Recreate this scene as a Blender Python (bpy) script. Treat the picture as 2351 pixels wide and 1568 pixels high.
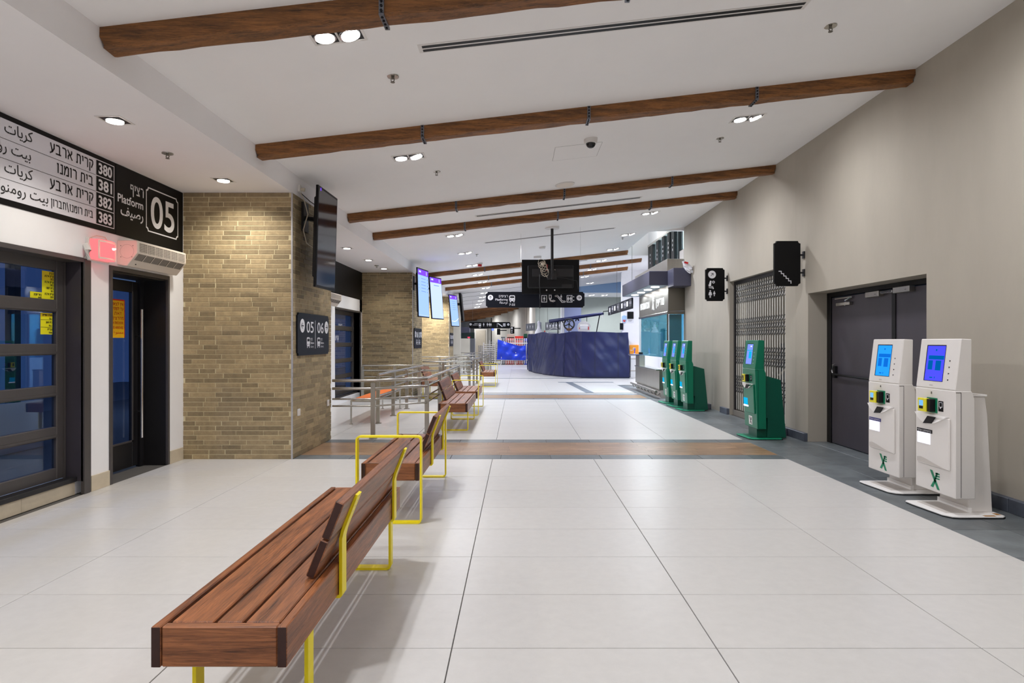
import bpy, bmesh, math, random
from mathutils import Vector, Matrix, noise
random.seed(7)
SC = bpy.context.scene
COL = SC.collection
for o in list(bpy.data.objects):
    bpy.data.objects.remove(o)

# ------------------------------------------------------------------ camera
F_PX, CXP, CYP, EYE = 1432.0, 1188.0, 785.0, 1.386
cam_d = bpy.data.cameras.new('camera')
cam_d.sensor_width = 36.0
cam_d.lens = 36.0 * F_PX / 2351.0
cam_d.shift_x = -(CXP - 1175.5) / 2351.0
cam_d.shift_y = (CYP - 784.0) / 2351.0
cam_d.clip_start = 0.05
cam_d.clip_end = 300
cam = bpy.data.objects.new('camera', cam_d)
COL.objects.link(cam)
cam.location = (0, 0, EYE)
cam.rotation_euler = (math.pi / 2, 0, 0)
SC.camera = cam

# ------------------------------------------------------------------ world, exposure, lamp powers
w = bpy.data.worlds.new('night_sky')
SC.world = w
w.use_nodes = True
bg = w.node_tree.nodes['Background']
bg.inputs[0].default_value = (0.07, 0.12, 0.25, 1)
bg.inputs[1].default_value = 0.45
SC.view_settings.view_transform = 'Standard'
SC.view_settings.look = 'None'
SC.view_settings.gamma = 1.0
SC.view_settings.use_curve_mapping = False
SC.view_settings.exposure = 0.45
P_TWIN = 10.5      # each lamp of a near twin ceiling downlight
P_TWIN_FAR = 14.0  # each lamp of the cooler twin downlights farther down the hall
P_SOFFIT = 8.0    # each single soffit downlight
COOL = (0.98, 0.985, 1.03)
COOLER = (0.93, 0.97, 1.08)
WARM = (1.0, 0.945, 0.84)
SC.cycles.max_bounces = 12
SC.cycles.diffuse_bounces = 7
SC.cycles.glossy_bounces = 4
SC.cycles.transmission_bounces = 8
SC.cycles.transparent_max_bounces = 12
SC.cycles.sample_clamp_indirect = 6.0
SC.cycles.caustics_reflective = False
SC.cycles.caustics_refractive = False

# ------------------------------------------------------------------ room measures
XL, XS, XR = -3.95, -2.66, 4.04      # left wall, soffit edge / pillar side, right wall
ZS = 3.15                            # underside of the soffit
SLOPE = 0.1145
def zc(x):
    return 3.39 + SLOPE * (x + 2.66)
TILT = math.atan(SLOPE)

# ------------------------------------------------------------------ colour and material helpers
def s1(c):
    c /= 255.0
    return c / 12.92 if c <= 0.04045 else ((c + 0.055) / 1.055) ** 2.4
def rgb(r, g, b):
    return (s1(r), s1(g), s1(b), 1.0)
MATS = {}
def mat(name, col, rough=0.5, metal=0.0, emit=None, estr=0.0, noise=0.0, nscale=8.0, bump=0.0,
        bscale=60.0, stretch=(1, 1, 1), var=0.0, spec=0.5, coat=0.0):
    m = bpy.data.materials.new(name)
    m.use_nodes = True
    nt = m.node_tree
    b = nt.nodes['Principled BSDF']
    b.inputs['Base Color'].default_value = col
    b.inputs['Roughness'].default_value = rough
    b.inputs['Metallic'].default_value = metal
    b.inputs['Specular IOR Level'].default_value = spec
    if coat:
        b.inputs['Coat Weight'].default_value = coat
        b.inputs['Coat Roughness'].default_value = 0.15
    if emit:
        b.inputs['Emission Color'].default_value = emit
        b.inputs['Emission Strength'].default_value = estr
    if noise or var or bump:
        tc = nt.nodes.new('ShaderNodeTexCoord')
        mp = nt.nodes.new('ShaderNodeMapping')
        mp.inputs['Scale'].default_value = stretch
        geo = nt.nodes.new('ShaderNodeNewGeometry')
        nt.links.new(geo.outputs['Position'], mp.inputs['Vector'])
    if noise or var:
        hsv = nt.nodes.new('ShaderNodeHueSaturation')
        hsv.inputs['Color'].default_value = col
        val = None
        if noise:
            n = nt.nodes.new('ShaderNodeTexNoise')
            n.inputs['Scale'].default_value = nscale
            n.inputs['Detail'].default_value = 6
            n.inputs['Roughness'].default_value = 0.65
            nt.links.new(mp.outputs[0], n.inputs['Vector'])
            mr = nt.nodes.new('ShaderNodeMapRange')
            mr.inputs['From Min'].default_value = 0.25
            mr.inputs['From Max'].default_value = 0.75
            mr.inputs['To Min'].default_value = 1 - noise
            mr.inputs['To Max'].default_value = 1 + noise
            nt.links.new(n.outputs['Fac'], mr.inputs['Value'])
            val = mr.outputs[0]
        if var:
            oi = nt.nodes.new('ShaderNodeObjectInfo')
            gi = nt.nodes.new('ShaderNodeNewGeometry')
            ad = nt.nodes.new('ShaderNodeMath'); ad.operation = 'ADD'
            nt.links.new(oi.outputs['Random'], ad.inputs[0])
            nt.links.new(gi.outputs['Random Per Island'], ad.inputs[1])
            fr = nt.nodes.new('ShaderNodeMath'); fr.operation = 'FRACT'
            nt.links.new(ad.outputs[0], fr.inputs[0])
            m2 = nt.nodes.new('ShaderNodeMapRange')
            m2.inputs['To Min'].default_value = 1 - var
            m2.inputs['To Max'].default_value = 1 + var
            nt.links.new(fr.outputs[0], m2.inputs['Value'])
            if val is None:
                val = m2.outputs[0]
            else:
                mu = nt.nodes.new('ShaderNodeMath'); mu.operation = 'MULTIPLY'
                nt.links.new(val, mu.inputs[0]); nt.links.new(m2.outputs[0], mu.inputs[1])
                val = mu.outputs[0]
        nt.links.new(val, hsv.inputs['Value'])
        nt.links.new(hsv.outputs[0], b.inputs['Base Color'])
    if bump:
        n2 = nt.nodes.new('ShaderNodeTexNoise')
        n2.inputs['Scale'].default_value = bscale
        n2.inputs['Detail'].default_value = 4
        nt.links.new(mp.outputs[0], n2.inputs['Vector'])
        bp = nt.nodes.new('ShaderNodeBump')
        bp.inputs['Strength'].default_value = bump
        bp.inputs['Distance'].default_value = 0.01
        nt.links.new(n2.outputs['Fac'], bp.inputs['Height'])
        nt.links.new(bp.outputs[0], b.inputs['Normal'])
    MATS[name] = m
    return m
def wood(name, dark, light, scale, stretch, rough=0.45, bump=0.25, var=0.12, knots=True):
    m = bpy.data.materials.new(name)
    m.use_nodes = True
    nt = m.node_tree
    N, L = nt.nodes.new, nt.links.new
    b = nt.nodes['Principled BSDF']
    b.inputs['Roughness'].default_value = rough
    tc = N('ShaderNodeTexCoord'); oi = N('ShaderNodeObjectInfo'); gi = N('ShaderNodeNewGeometry')
    ad = N('ShaderNodeMath'); ad.operation = 'ADD'
    L(oi.outputs['Random'], ad.inputs[0]); L(gi.outputs['Random Per Island'], ad.inputs[1])
    fr = N('ShaderNodeMath'); fr.operation = 'FRACT'; L(ad.outputs[0], fr.inputs[0])
    off = N('ShaderNodeVectorMath'); off.operation = 'SCALE'
    cmb = N('ShaderNodeCombineXYZ'); cmb.inputs[0].default_value = 7.3; cmb.inputs[1].default_value = 3.1; cmb.inputs[2].default_value = 5.7
    L(cmb.outputs[0], off.inputs[0]); L(fr.outputs[0], off.inputs['Scale'])
    va = N('ShaderNodeVectorMath'); va.operation = 'ADD'
    L(gi.outputs['Position'], va.inputs[0]); L(off.outputs[0], va.inputs[1])
    mp = N('ShaderNodeMapping'); mp.inputs['Scale'].default_value = stretch
    L(va.outputs[0], mp.inputs['Vector'])
    n1 = N('ShaderNodeTexNoise'); n1.inputs['Scale'].default_value = scale; n1.inputs['Detail'].default_value = 8
    n1.inputs['Roughness'].default_value = 0.7; n1.inputs['Distortion'].default_value = 1.2
    L(mp.outputs[0], n1.inputs['Vector'])
    mp2 = N('ShaderNodeMapping'); mp2.inputs['Scale'].default_value = tuple(0.25 * s + 0.15 for s in stretch)
    L(va.outputs[0], mp2.inputs['Vector'])
    n2 = N('ShaderNodeTexNoise'); n2.inputs['Scale'].default_value = scale * 0.8; n2.inputs['Detail'].default_value = 3
    L(mp2.outputs[0], n2.inputs['Vector'])
    mx = N('ShaderNodeMath'); mx.operation = 'MULTIPLY_ADD'
    mx.inputs[1].default_value = 0.6
    L(n1.outputs['Fac'], mx.inputs[0])
    m4 = N('ShaderNodeMath'); m4.operation = 'MULTIPLY'; m4.inputs[1].default_value = 0.4
    L(n2.outputs['Fac'], m4.inputs[0]); L(m4.outputs[0], mx.inputs[2])
    cr = N('ShaderNodeValToRGB')
    cr.color_ramp.elements[0].position = 0.36; cr.color_ramp.elements[0].color = dark
    cr.color_ramp.elements[1].position = 0.62; cr.color_ramp.elements[1].color = light
    L(mx.outputs[0], cr.inputs[0])
    hs = N('ShaderNodeHueSaturation')
    mr = N('ShaderNodeMapRange'); mr.inputs['To Min'].default_value = 1 - var; mr.inputs['To Max'].default_value = 1 + var
    L(fr.outputs[0], mr.inputs['Value']); L(mr.outputs[0], hs.inputs['Value']); L(cr.outputs[0], hs.inputs['Color'])
    L(hs.outputs[0], b.inputs['Base Color'])
    bp = N('ShaderNodeBump'); bp.inputs['Strength'].default_value = bump; bp.inputs['Distance'].default_value = 0.008
    L(n1.outputs['Fac'], bp.inputs['Height']); L(bp.outputs[0], b.inputs['Normal'])
    MATS[name] = m
    return m
def emis(name, col, strength):
    m = bpy.data.materials.new(name)
    m.use_nodes = True
    nt = m.node_tree
    nt.nodes.clear()
    e = nt.nodes.new('ShaderNodeEmission')
    e.inputs[0].default_value = col
    e.inputs[1].default_value = strength
    o = nt.nodes.new('ShaderNodeOutputMaterial')
    nt.links.new(e.outputs[0], o.inputs[0])
    MATS[name] = m
    return m
def glass(name, tint, refl=0.06, rough=0.0, ior=1.5):
    m = bpy.data.materials.new(name)
    m.use_nodes = True
    nt = m.node_tree
    nt.nodes.clear()
    t = nt.nodes.new('ShaderNodeBsdfTransparent'); t.inputs[0].default_value = tint
    g = nt.nodes.new('ShaderNodeBsdfGlossy'); g.inputs['Roughness'].default_value = rough
    g.inputs[0].default_value = (0.9, 0.95, 1, 1)
    # Schlick reflectance, the same on both faces of the pane
    ge = nt.nodes.new('ShaderNodeNewGeometry')
    dt = nt.nodes.new('ShaderNodeVectorMath'); dt.operation = 'DOT_PRODUCT'
    nt.links.new(ge.outputs['Incoming'], dt.inputs[0]); nt.links.new(ge.outputs['Normal'], dt.inputs[1])
    ab = nt.nodes.new('ShaderNodeMath'); ab.operation = 'ABSOLUTE'; nt.links.new(dt.outputs['Value'], ab.inputs[0])
    om = nt.nodes.new('ShaderNodeMath'); om.operation = 'SUBTRACT'; om.inputs[0].default_value = 1.0; nt.links.new(ab.outputs[0], om.inputs[1])
    pw = nt.nodes.new('ShaderNodeMath'); pw.operation = 'POWER'; pw.inputs[1].default_value = 5.0; nt.links.new(om.outputs[0], pw.inputs[0])
    ad = nt.nodes.new('ShaderNodeMath'); ad.operation = 'MULTIPLY_ADD'; ad.inputs[1].default_value = 0.9; ad.inputs[2].default_value = refl
    ad.use_clamp = True
    nt.links.new(pw.outputs[0], ad.inputs[0])
    mx = nt.nodes.new('ShaderNodeMixShader')
    o = nt.nodes.new('ShaderNodeOutputMaterial')
    nt.links.new(ad.outputs[0], mx.inputs[0])
    nt.links.new(t.outputs[0], mx.inputs[1])
    nt.links.new(g.outputs[0], mx.inputs[2])
    nt.links.new(mx.outputs[0], o.inputs[0])
    MATS[name] = m
    return m

mat('ceiling_paint', rgb(243, 242, 242), 0.8, noise=0.02, nscale=1.2)
mat('soffit_paint', rgb(242, 240, 241), 0.8, noise=0.02, nscale=1.2)
mat('wall_white', rgb(244, 244, 247), 0.75, noise=0.03, nscale=2.0)
mat('wall_plaster', rgb(172, 165, 152), 0.8, noise=0.07, nscale=1.6, stretch=(1, 1, 0.35), bump=0.05, bscale=30)
mat('tile', rgb(208, 206, 203), 0.30, noise=0.045, nscale=14, var=0.012, bump=0.02, bscale=200, spec=0.35)
mat('grout', rgb(92, 90, 88), 0.9)
mat('slate', rgb(106, 112, 115), 0.36, noise=0.3, nscale=5, var=0.18, bump=0.12, bscale=25)
mat('slate_light', rgb(104, 112, 122), 0.4, noise=0.15, nscale=5, var=0.1)
mat('slate_skirt', rgb(84, 90, 102), 0.4, noise=0.25, nscale=9, var=0.15)
wood('floor_wood', rgb(112, 84, 62), rgb(184, 150, 116), 9, (1.0, 14, 14), 0.3, 0.08, 0.16)
mat('stone_skirt', rgb(206, 194, 172), 0.5, noise=0.08, nscale=9, var=0.03)
mat('brick', rgb(154, 136, 104), 0.7, noise=0.28, nscale=16, var=0.3, bump=0.25, bscale=90)
mat('mortar', rgb(214, 202, 166), 0.9, noise=0.05, nscale=30)
mat('corner_trim', rgb(200, 200, 205), 0.35, 0.7)
wood('beam_wood', rgb(62, 37, 17), rgb(156, 102, 52), 7, (1.2, 16, 20), 0.6, 0.5, 0.06)
wood('bench_wood', rgb(62, 32, 20), rgb(172, 106, 62), 6, (20, 0.9, 20), 0.36, 0.2, 0.14)
wood('bench_wood_end', rgb(70, 38, 24), rgb(174, 110, 68), 6, (0.9, 20, 20), 0.38, 0.22, 0.10)
mat('end_grain', rgb(58, 32, 26), 0.6, noise=0.25, nscale=40)
mat('yellow_paint', rgb(252, 232, 8), 0.4)
mat('steel', rgb(185, 182, 175), 0.22, 1.0, noise=0.05, nscale=30)
mat('steel_brushed', rgb(176, 172, 164), 0.33, 1.0, noise=0.12, nscale=6, stretch=(6, 6, 0.4))
mat('steel_dark', rgb(120, 116, 108), 0.35, 1.0)
mat('chrome', rgb(225, 225, 228), 0.12, 1.0)
mat('strap_metal', rgb(118, 120, 128), 0.4, 0.8, noise=0.15, nscale=60)
mat('stud_metal', rgb(40, 40, 44), 0.4, 0.8)
mat('alu_dark', rgb(82, 78, 78), 0.42, 0.25, noise=0.06, nscale=12)
mat('black_metal', rgb(28, 27, 30), 0.45, noise=0.1, nscale=20)
mat('door_dark', rgb(66, 62, 70), 0.42, noise=0.14, nscale=3, stretch=(1, 1, 0.5))
mat('sign_black', rgb(9, 9, 11), 0.5, noise=0.1, nscale=10, spec=0.2)
mat('sign_navy', rgb(17, 20, 30), 0.5, spec=0.2)
mat('sign_grey', rgb(96, 98, 104), 0.5)
mat('sign_white', rgb(226, 226, 234), 0.5)
mat('letter_white', rgb(235, 235, 240), 0.5)
mat('letter_black', rgb(22, 22, 24), 0.6)
mat('letter_red', rgb(196, 52, 10), 0.6)
mat('sticker_yellow', rgb(238, 232, 20), 0.5)
mat('sticker_yellow_dark', rgb(226, 196, 10), 0.5)
mat('sticker_orange', rgb(238, 182, 10), 0.5)
mat('sticker_red', rgb(206, 40, 24), 0.5)
mat('plastic_white', rgb(222, 219, 216), 0.4)
mat('plastic_ivory', rgb(226, 216, 206), 0.45)
mat('grille_dark', rgb(90, 84, 78), 0.6)
mat('plastic_black', rgb(13, 13, 16), 0.45, spec=0.3)
mat('tv_black', rgb(9, 9, 11), 0.45, spec=0.2)
mat('tv_glass', rgb(8, 8, 22), 0.08, spec=0.8)
mat('cable_black', rgb(16, 16, 18), 0.5)
mat('cable_beige', rgb(206, 196, 178), 0.5)
mat('kiosk_white', rgb(226, 222, 218), 0.38, noise=0.02, nscale=4)
mat('kiosk_wedge', rgb(242, 240, 238), 0.35)
mat('kiosk_recess', rgb(196, 190, 184), 0.5)
mat('kiosk_green', rgb(8, 116, 86), 0.35, noise=0.04, nscale=5)
mat('kiosk_green_dark', rgb(2, 84, 66), 0.4)
mat('green_plate', rgb(30, 150, 112), 0.35)
mat('rust', rgb(170, 120, 60), 0.8, noise=0.4, nscale=60)
mat('logo_green', rgb(0, 132, 92), 0.4)
mat('reader_yellow', rgb(232, 222, 40), 0.35)
mat('reader_green', rgb(0, 122, 82), 0.4)
mat('label_navy', rgb(40, 40, 120), 0.5)
mat('tarp_navy', rgb(18, 26, 76), 0.33, noise=0.12, nscale=5)
mat('tarp_seam', rgb(18, 22, 52), 0.5)
mat('tarp_blue', rgb(22, 62, 214), 0.32, noise=0.12, nscale=3)
mat('fence_white', rgb(230, 228, 228), 0.5)
mat('box_red', rgb(214, 48, 34), 0.5)
mat('box_green', rgb(14, 74, 48), 0.5)
mat('box_cream', rgb(236, 214, 196), 0.5)
mat('cloth_white', rgb(232, 232, 238), 0.8, noise=0.05, nscale=20)
mat('cloth_red', rgb(196, 30, 34), 0.8)
mat('canopy_grey', rgb(78, 78, 96), 0.4, 0.3)
mat('canopy_under', rgb(140, 156, 170), 0.5)
mat('orange_plastic', rgb(244, 120, 40), 0.4)
mat('orange_sign', rgb(248, 160, 36), 0.5)
mat('far_panel', rgb(214, 208, 194), 0.6, noise=0.04, nscale=1.5, stretch=(1, 1, 0.3), var=0.03)
mat('far_grey', rgb(172, 178, 168), 0.6, noise=0.05, nscale=1.0)
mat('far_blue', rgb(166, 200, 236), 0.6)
mat('column_lavender', rgb(172, 182, 222), 0.5)
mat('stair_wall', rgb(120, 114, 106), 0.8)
mat('gate_bar', rgb(214, 212, 204), 0.4, 0.2)
mat('outdoor_paving', rgb(120, 120, 118), 0.8)
mat('outdoor_pale', rgb(170, 176, 180), 0.7)
mat('dome_smoke', rgb(14, 14, 18), 0.1)
mat('red_paint', rgb(190, 20, 26), 0.4)
mat('wheel_black', rgb(16, 16, 18), 0.4)
mat('leather_brown', rgb(120, 84, 56), 0.6)
glass('pane', (0.62, 0.72, 0.9, 1), 0.05)
glass('pane_clear', (0.78, 0.93, 0.94, 1), 0.03)
glass('pane_teal', (0.42, 0.72, 0.78, 1), 0.05)
emis('lamp_cool', (1.0, 0.97, 0.93, 1), 9.0)
emis('lamp_warm', (1.0, 0.93, 0.82, 1), 9.0)
emis('lamp_far', (1.0, 0.98, 0.95, 1), 6.0)
emis('scr_purple', rgb(120, 70, 250), 1.1)
emis('scr_blue', rgb(150, 182, 252), 1.1)
emis('scr_pale', rgb(184, 202, 252), 1.1)
emis('scr_text', rgb(110, 140, 226), 0.9)
emis('scr_white', rgb(232, 236, 255), 1.3)
emis('kiosk_lcd_cyan', rgb(36, 146, 255), 1.0)
emis('kiosk_lcd_blue', rgb(72, 74, 252), 1.0)
emis('kiosk_lcd_lilac', rgb(120, 140, 240), 1.0)
emis('lcd_block_teal', rgb(0, 88, 160), 0.9)
emis('lcd_block_blue', rgb(14, 104, 206), 0.9)
emis('ticket_light', rgb(232, 232, 255), 1.25)
emis('ticket_cyan', rgb(20, 170, 220), 0.9)
emis('reader_lcd', rgb(110, 170, 255), 1.0)
emis('red_lamp', (1.0, 0.16, 0.17, 1), 1.15)
emis('red_lamp_core', (1.0, 0.62, 0.55, 1), 2.2)
emis('shop_letters', (0.9, 0.96, 1.0, 1), 1.4)
emis('pink_dot', rgb(255, 70, 100), 1.2)
# ------------------------------------------------------------------ mesh helpers
def wloc(o):
    v = Vector((0, 0, 0))
    while o is not None:
        v += o.location
        o = o.parent
    return v
def tag(o, label=None, cat=None, group=None, kind=None):
    if label: o['label'] = label
    if cat: o['category'] = cat
    if group: o['group'] = group
    if kind: o['kind'] = kind
    return o
def empty(name, loc, label=None, cat=None, group=None, kind=None):
    o = bpy.data.objects.new(name, None)
    o.empty_display_size = 0.1
    o.location = loc
    COL.objects.link(o)
    return tag(o, label, cat, group, kind)
class MB:
    def __init__(self):
        self.v = []; self.f = []
    def add(self, vs, fs):
        n = len(self.v)
        self.v += [tuple(p) for p in vs]
        self.f += [tuple(i + n for i in f) for f in fs]
        return self
    def box(self, x0, x1, y0, y1, z0, z1):
        vs = [(x0,y0,z0),(x1,y0,z0),(x1,y1,z0),(x0,y1,z0),(x0,y0,z1),(x1,y0,z1),(x1,y1,z1),(x0,y1,z1)]
        return self.add(vs, [(0,3,2,1),(4,5,6,7),(0,1,5,4),(1,2,6,5),(2,3,7,6),(3,0,4,7)])
    def prism(self, prof, axis, a0, a1):
        # prof: 2D points; axis 'x': prof=(y,z); 'y': prof=(x,z); 'z': prof=(x,y)
        n = len(prof)
        def P(p, a):
            return (a, p[0], p[1]) if axis == 'x' else ((p[0], a, p[1]) if axis == 'y' else (p[0], p[1], a))
        vs = [P(p, a0) for p in prof] + [P(p, a1) for p in prof]
        fs = [tuple(range(n)), tuple(range(2*n-1, n-1, -1))]
        fs += [(i, i+n, (i+1) % n + n, (i+1) % n) for i in range(n)]
        return self.add(vs, fs)
    def ribbon(self, path, t, axis, a0, a1, closed=False):
        # flat bar: 2D path thickened by t, extruded along axis
        n = len(path)
        out = []; inn = []
        for i, p in enumerate(path):
            if closed:
                q0, q1 = path[i-1], path[(i+1) % n]
            else:
                q0, q1 = path[max(i-1, 0)], path[min(i+1, n-1)]
            d0 = Vector((p[0]-q0[0], p[1]-q0[1])); d1 = Vector((q1[0]-p[0], q1[1]-p[1]))
            if d0.length < 1e-9: d0 = d1
            if d1.length < 1e-9: d1 = d0
            d0.normalize(); d1.normalize()
            b = d0 + d1
            if b.length < 1e-6: b = d0
            b.normalize()
            nrm = Vector((-b.y, b.x))
            c = max(0.35, nrm.dot(Vector((-d0.y, d0.x))))
            out.append((p[0] + nrm.x*t/2/c, p[1] + nrm.y*t/2/c))
            inn.append((p[0] - nrm.x*t/2/c, p[1] - nrm.y*t/2/c))
        def P(p, a):
            return (a, p[0], p[1]) if axis == 'x' else ((p[0], a, p[1]) if axis == 'y' else (p[0], p[1], a))
        vs = [P(p, a0) for p in out] + [P(p, a0) for p in inn] + [P(p, a1) for p in out] + [P(p, a1) for p in inn]
        fs = []
        m = n if closed else n - 1
        for i in range(m):
            j = (i + 1) % n
            fs += [(i, j, n+j, n+i), (2*n+i, 3*n+i, 3*n+j, 2*n+j), (i, 2*n+i, 2*n+j, j), (n+i, n+j, 3*n+j, 3*n+i)]
        if not closed:
            fs += [(0, n, 3*n, 2*n), (n-1, 3*n-1, 4*n-1, 2*n-1)]
        return self.add(vs, fs)
    def tube(self, pts, r, n=8, cap=True):
        pts = [Vector(p) for p in pts]
        rings = []
        up = Vector((0, 0, 1))
        for i, p in enumerate(pts):
            d = (pts[min(i+1, len(pts)-1)] - pts[max(i-1, 0)])
            d.normalize()
            a = d.cross(up if abs(d.z) < 0.95 else Vector((1, 0, 0))); a.normalize()
            b = d.cross(a)
            rr = r[i] if isinstance(r, (list, tuple)) else r
            rings.append([p + a*(rr*math.cos(2*math.pi*k/n)) + b*(rr*math.sin(2*math.pi*k/n)) for k in range(n)])
        vs = [q for rg in rings for q in rg]
        fs = []
        for i in range(len(pts)-1):
            for k in range(n):
                k2 = (k+1) % n
                fs.append((i*n+k, i*n+k2, (i+1)*n+k2, (i+1)*n+k))
        if cap:
            fs.append(tuple(range(n-1, -1, -1)))
            fs.append(tuple((len(pts)-1)*n + k for k in range(n)))
        return self.add(vs, fs)
    def cyl(self, c, r, z0, z1, n=16, r2=None):
        r2 = r if r2 is None else r2
        vs = [(c[0]+r*math.cos(2*math.pi*k/n), c[1]+r*math.sin(2*math.pi*k/n), z0) for k in range(n)]
        vs += [(c[0]+r2*math.cos(2*math.pi*k/n), c[1]+r2*math.sin(2*math.pi*k/n), z1) for k in range(n)]
        fs = [tuple(range(n-1, -1, -1)), tuple(range(n, 2*n))]
        fs += [(k, (k+1) % n, n+(k+1) % n, n+k) for k in range(n)]
        return self.add(vs, fs)
    def dome(self, c, r, h, n=16, m=5):
        # half ball hanging below c
        rings = []
        for i in range(m):
            a = math.pi/2*i/m
            rings.append([(c[0]+r*math.cos(a)*math.cos(2*math.pi*k/n), c[1]+r*math.cos(a)*math.sin(2*math.pi*k/n), c[2]-h*math.sin(a)) for k in range(n)])
        vs = [p for rg in rings for p in rg] + [(c[0], c[1], c[2]-h)]
        fs = []
        for i in range(m-1):
            for k in range(n):
                fs.append((i*n+k, (i+1)*n+k, (i+1)*n+(k+1) % n, i*n+(k+1) % n))
        for k in range(n):
            fs.append(((m-1)*n+k, m*n, (m-1)*n+(k+1) % n))
        fs.append(tuple(range(n)))
        return self.add(vs, fs)
    def torus(self, c, R, r, axis='y', n=28, m=8):
        vs = []
        for i in range(n):
            a = 2*math.pi*i/n
            for k in range(m):
                b = 2*math.pi*k/m
                p = ((R+r*math.cos(b))*math.cos(a), (R+r*math.cos(b))*math.sin(a), r*math.sin(b))
                if axis == 'y': p = (p[0], p[2], p[1])
                elif axis == 'x': p = (p[2], p[0], p[1])
                vs.append((c[0]+p[0], c[1]+p[1], c[2]+p[2]))
        fs = [(i*m+k, ((i+1) % n)*m+k, ((i+1) % n)*m+(k+1) % m, i*m+(k+1) % m) for i in range(n) for k in range(m)]
        return self.add(vs, fs)
    def quad(self, a, b, c, d):
        return self.add([a, b, c, d], [(0, 1, 2, 3)])
    def xform(self, fn):
        self.v = [tuple(fn(Vector(p))) for p in self.v]
        return self
    def build(self, name, m, parent=None, bevel=0.0, smooth=False, label=None, cat=None, group=None, kind=None, seg=1):
        vs = [Vector(p) for p in self.v]
        if parent is not None:
            org = wloc(parent)
            loc = Vector((0, 0, 0))
        else:
            mn = Vector((min(p.x for p in vs), min(p.y for p in vs), min(p.z for p in vs)))
            mx = Vector((max(p.x for p in vs), max(p.y for p in vs), max(p.z for p in vs)))
            org = Vector(((mn.x+mx.x)/2, (mn.y+mx.y)/2, mn.z))
            loc = org
        me = bpy.data.meshes.new(name)
        me.from_pydata([tuple(p-org) for p in vs], [], self.f)
        bm = bmesh.new(); bm.from_mesh(me)
        bmesh.ops.recalc_face_normals(bm, faces=bm.faces)
        if bevel > 0:
            es = [e for e in bm.edges if len(e.link_faces) == 2 and e.calc_face_angle(0) > 0.5]
            bmesh.ops.bevel(bm, geom=es, offset=bevel, segments=seg, profile=0.6, affect='EDGES', clamp_overlap=True)
        if smooth:
            for f in bm.faces: f.smooth = True
        bm.to_mesh(me); bm.free()
        if smooth:
            try:
                me.set_sharp_from_angle(angle=math.radians(38))
            except Exception:
                pass
        me.materials.append(MATS[m] if isinstance(m, str) else m)
        o = bpy.data.objects.new(name, me)
        o.location = loc
        COL.objects.link(o)
        if parent is not None: o.parent = parent
        return tag(o, label, cat, group, kind)
def bx(name, m, x0, x1, y0, y1, z0, z1, parent=None, bevel=0.0, **k):
    return MB().box(x0, x1, y0, y1, z0, z1).build(name, m, parent, bevel, **k)
def copy_tree(o, parent=None):
    c = o.copy()
    COL.objects.link(c)
    c.parent = parent
    for ch in list(o.children):
        copy_tree(ch, c)
    return c
def copy_thing(o, loc, label=None, rotz=None):
    c = copy_tree(o)
    c.location = loc
    if rotz is not None: c.rotation_euler[2] = rotz
    if label: c['label'] = label
    return c

# ------------------------------------------------------------------ lettering and flat marks
HEB = lambda ch: '\u0590' <= ch <= '\u05ff'
AR = {  # isolated, final, initial, medial
 'ا':('\ufe8d','\ufe8e',None,None),'أ':('\ufe83','\ufe84',None,None),'ب':('\ufe8f','\ufe90','\ufe91','\ufe92'),
 'ت':('\ufe95','\ufe96','\ufe97','\ufe98'),'خ':('\ufea5','\ufea6','\ufea7','\ufea8'),'ر':('\ufead','\ufeae',None,None),
 'ص':('\ufeb9','\ufeba','\ufebb','\ufebc'),'ف':('\ufed1','\ufed2','\ufed3','\ufed4'),'ك':('\ufed9','\ufeda','\ufedb','\ufedc'),
 'ل':('\ufedd','\ufede','\ufedf','\ufee0'),'م':('\ufee1','\ufee2','\ufee3','\ufee4'),'ن':('\ufee5','\ufee6','\ufee7','\ufee8'),
 'و':('\ufeed','\ufeee',None,None),'ي':('\ufef1','\ufef2','\ufef3','\ufef4'),'ع':('\ufec9','\ufeca','\ufecb','\ufecc'),
 'ة':('\ufe93','\ufe94',None,None)}
def shape(s):
    if any(c in AR for c in s):
        out = []
        for i, c in enumerate(s):
            if c not in AR: out.append(c); continue
            pj = i > 0 and s[i-1] in AR and AR[s[i-1]][2] is not None
            nj = i+1 < len(s) and s[i+1] in AR and AR[c][2] is not None
            out.append(AR[c][3] if pj and nj else AR[c][1] if pj else AR[c][2] if nj else AR[c][0])
        return ''.join(reversed(out))
    if any(HEB(c) for c in s):
        return s[::-1]
    return s
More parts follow.
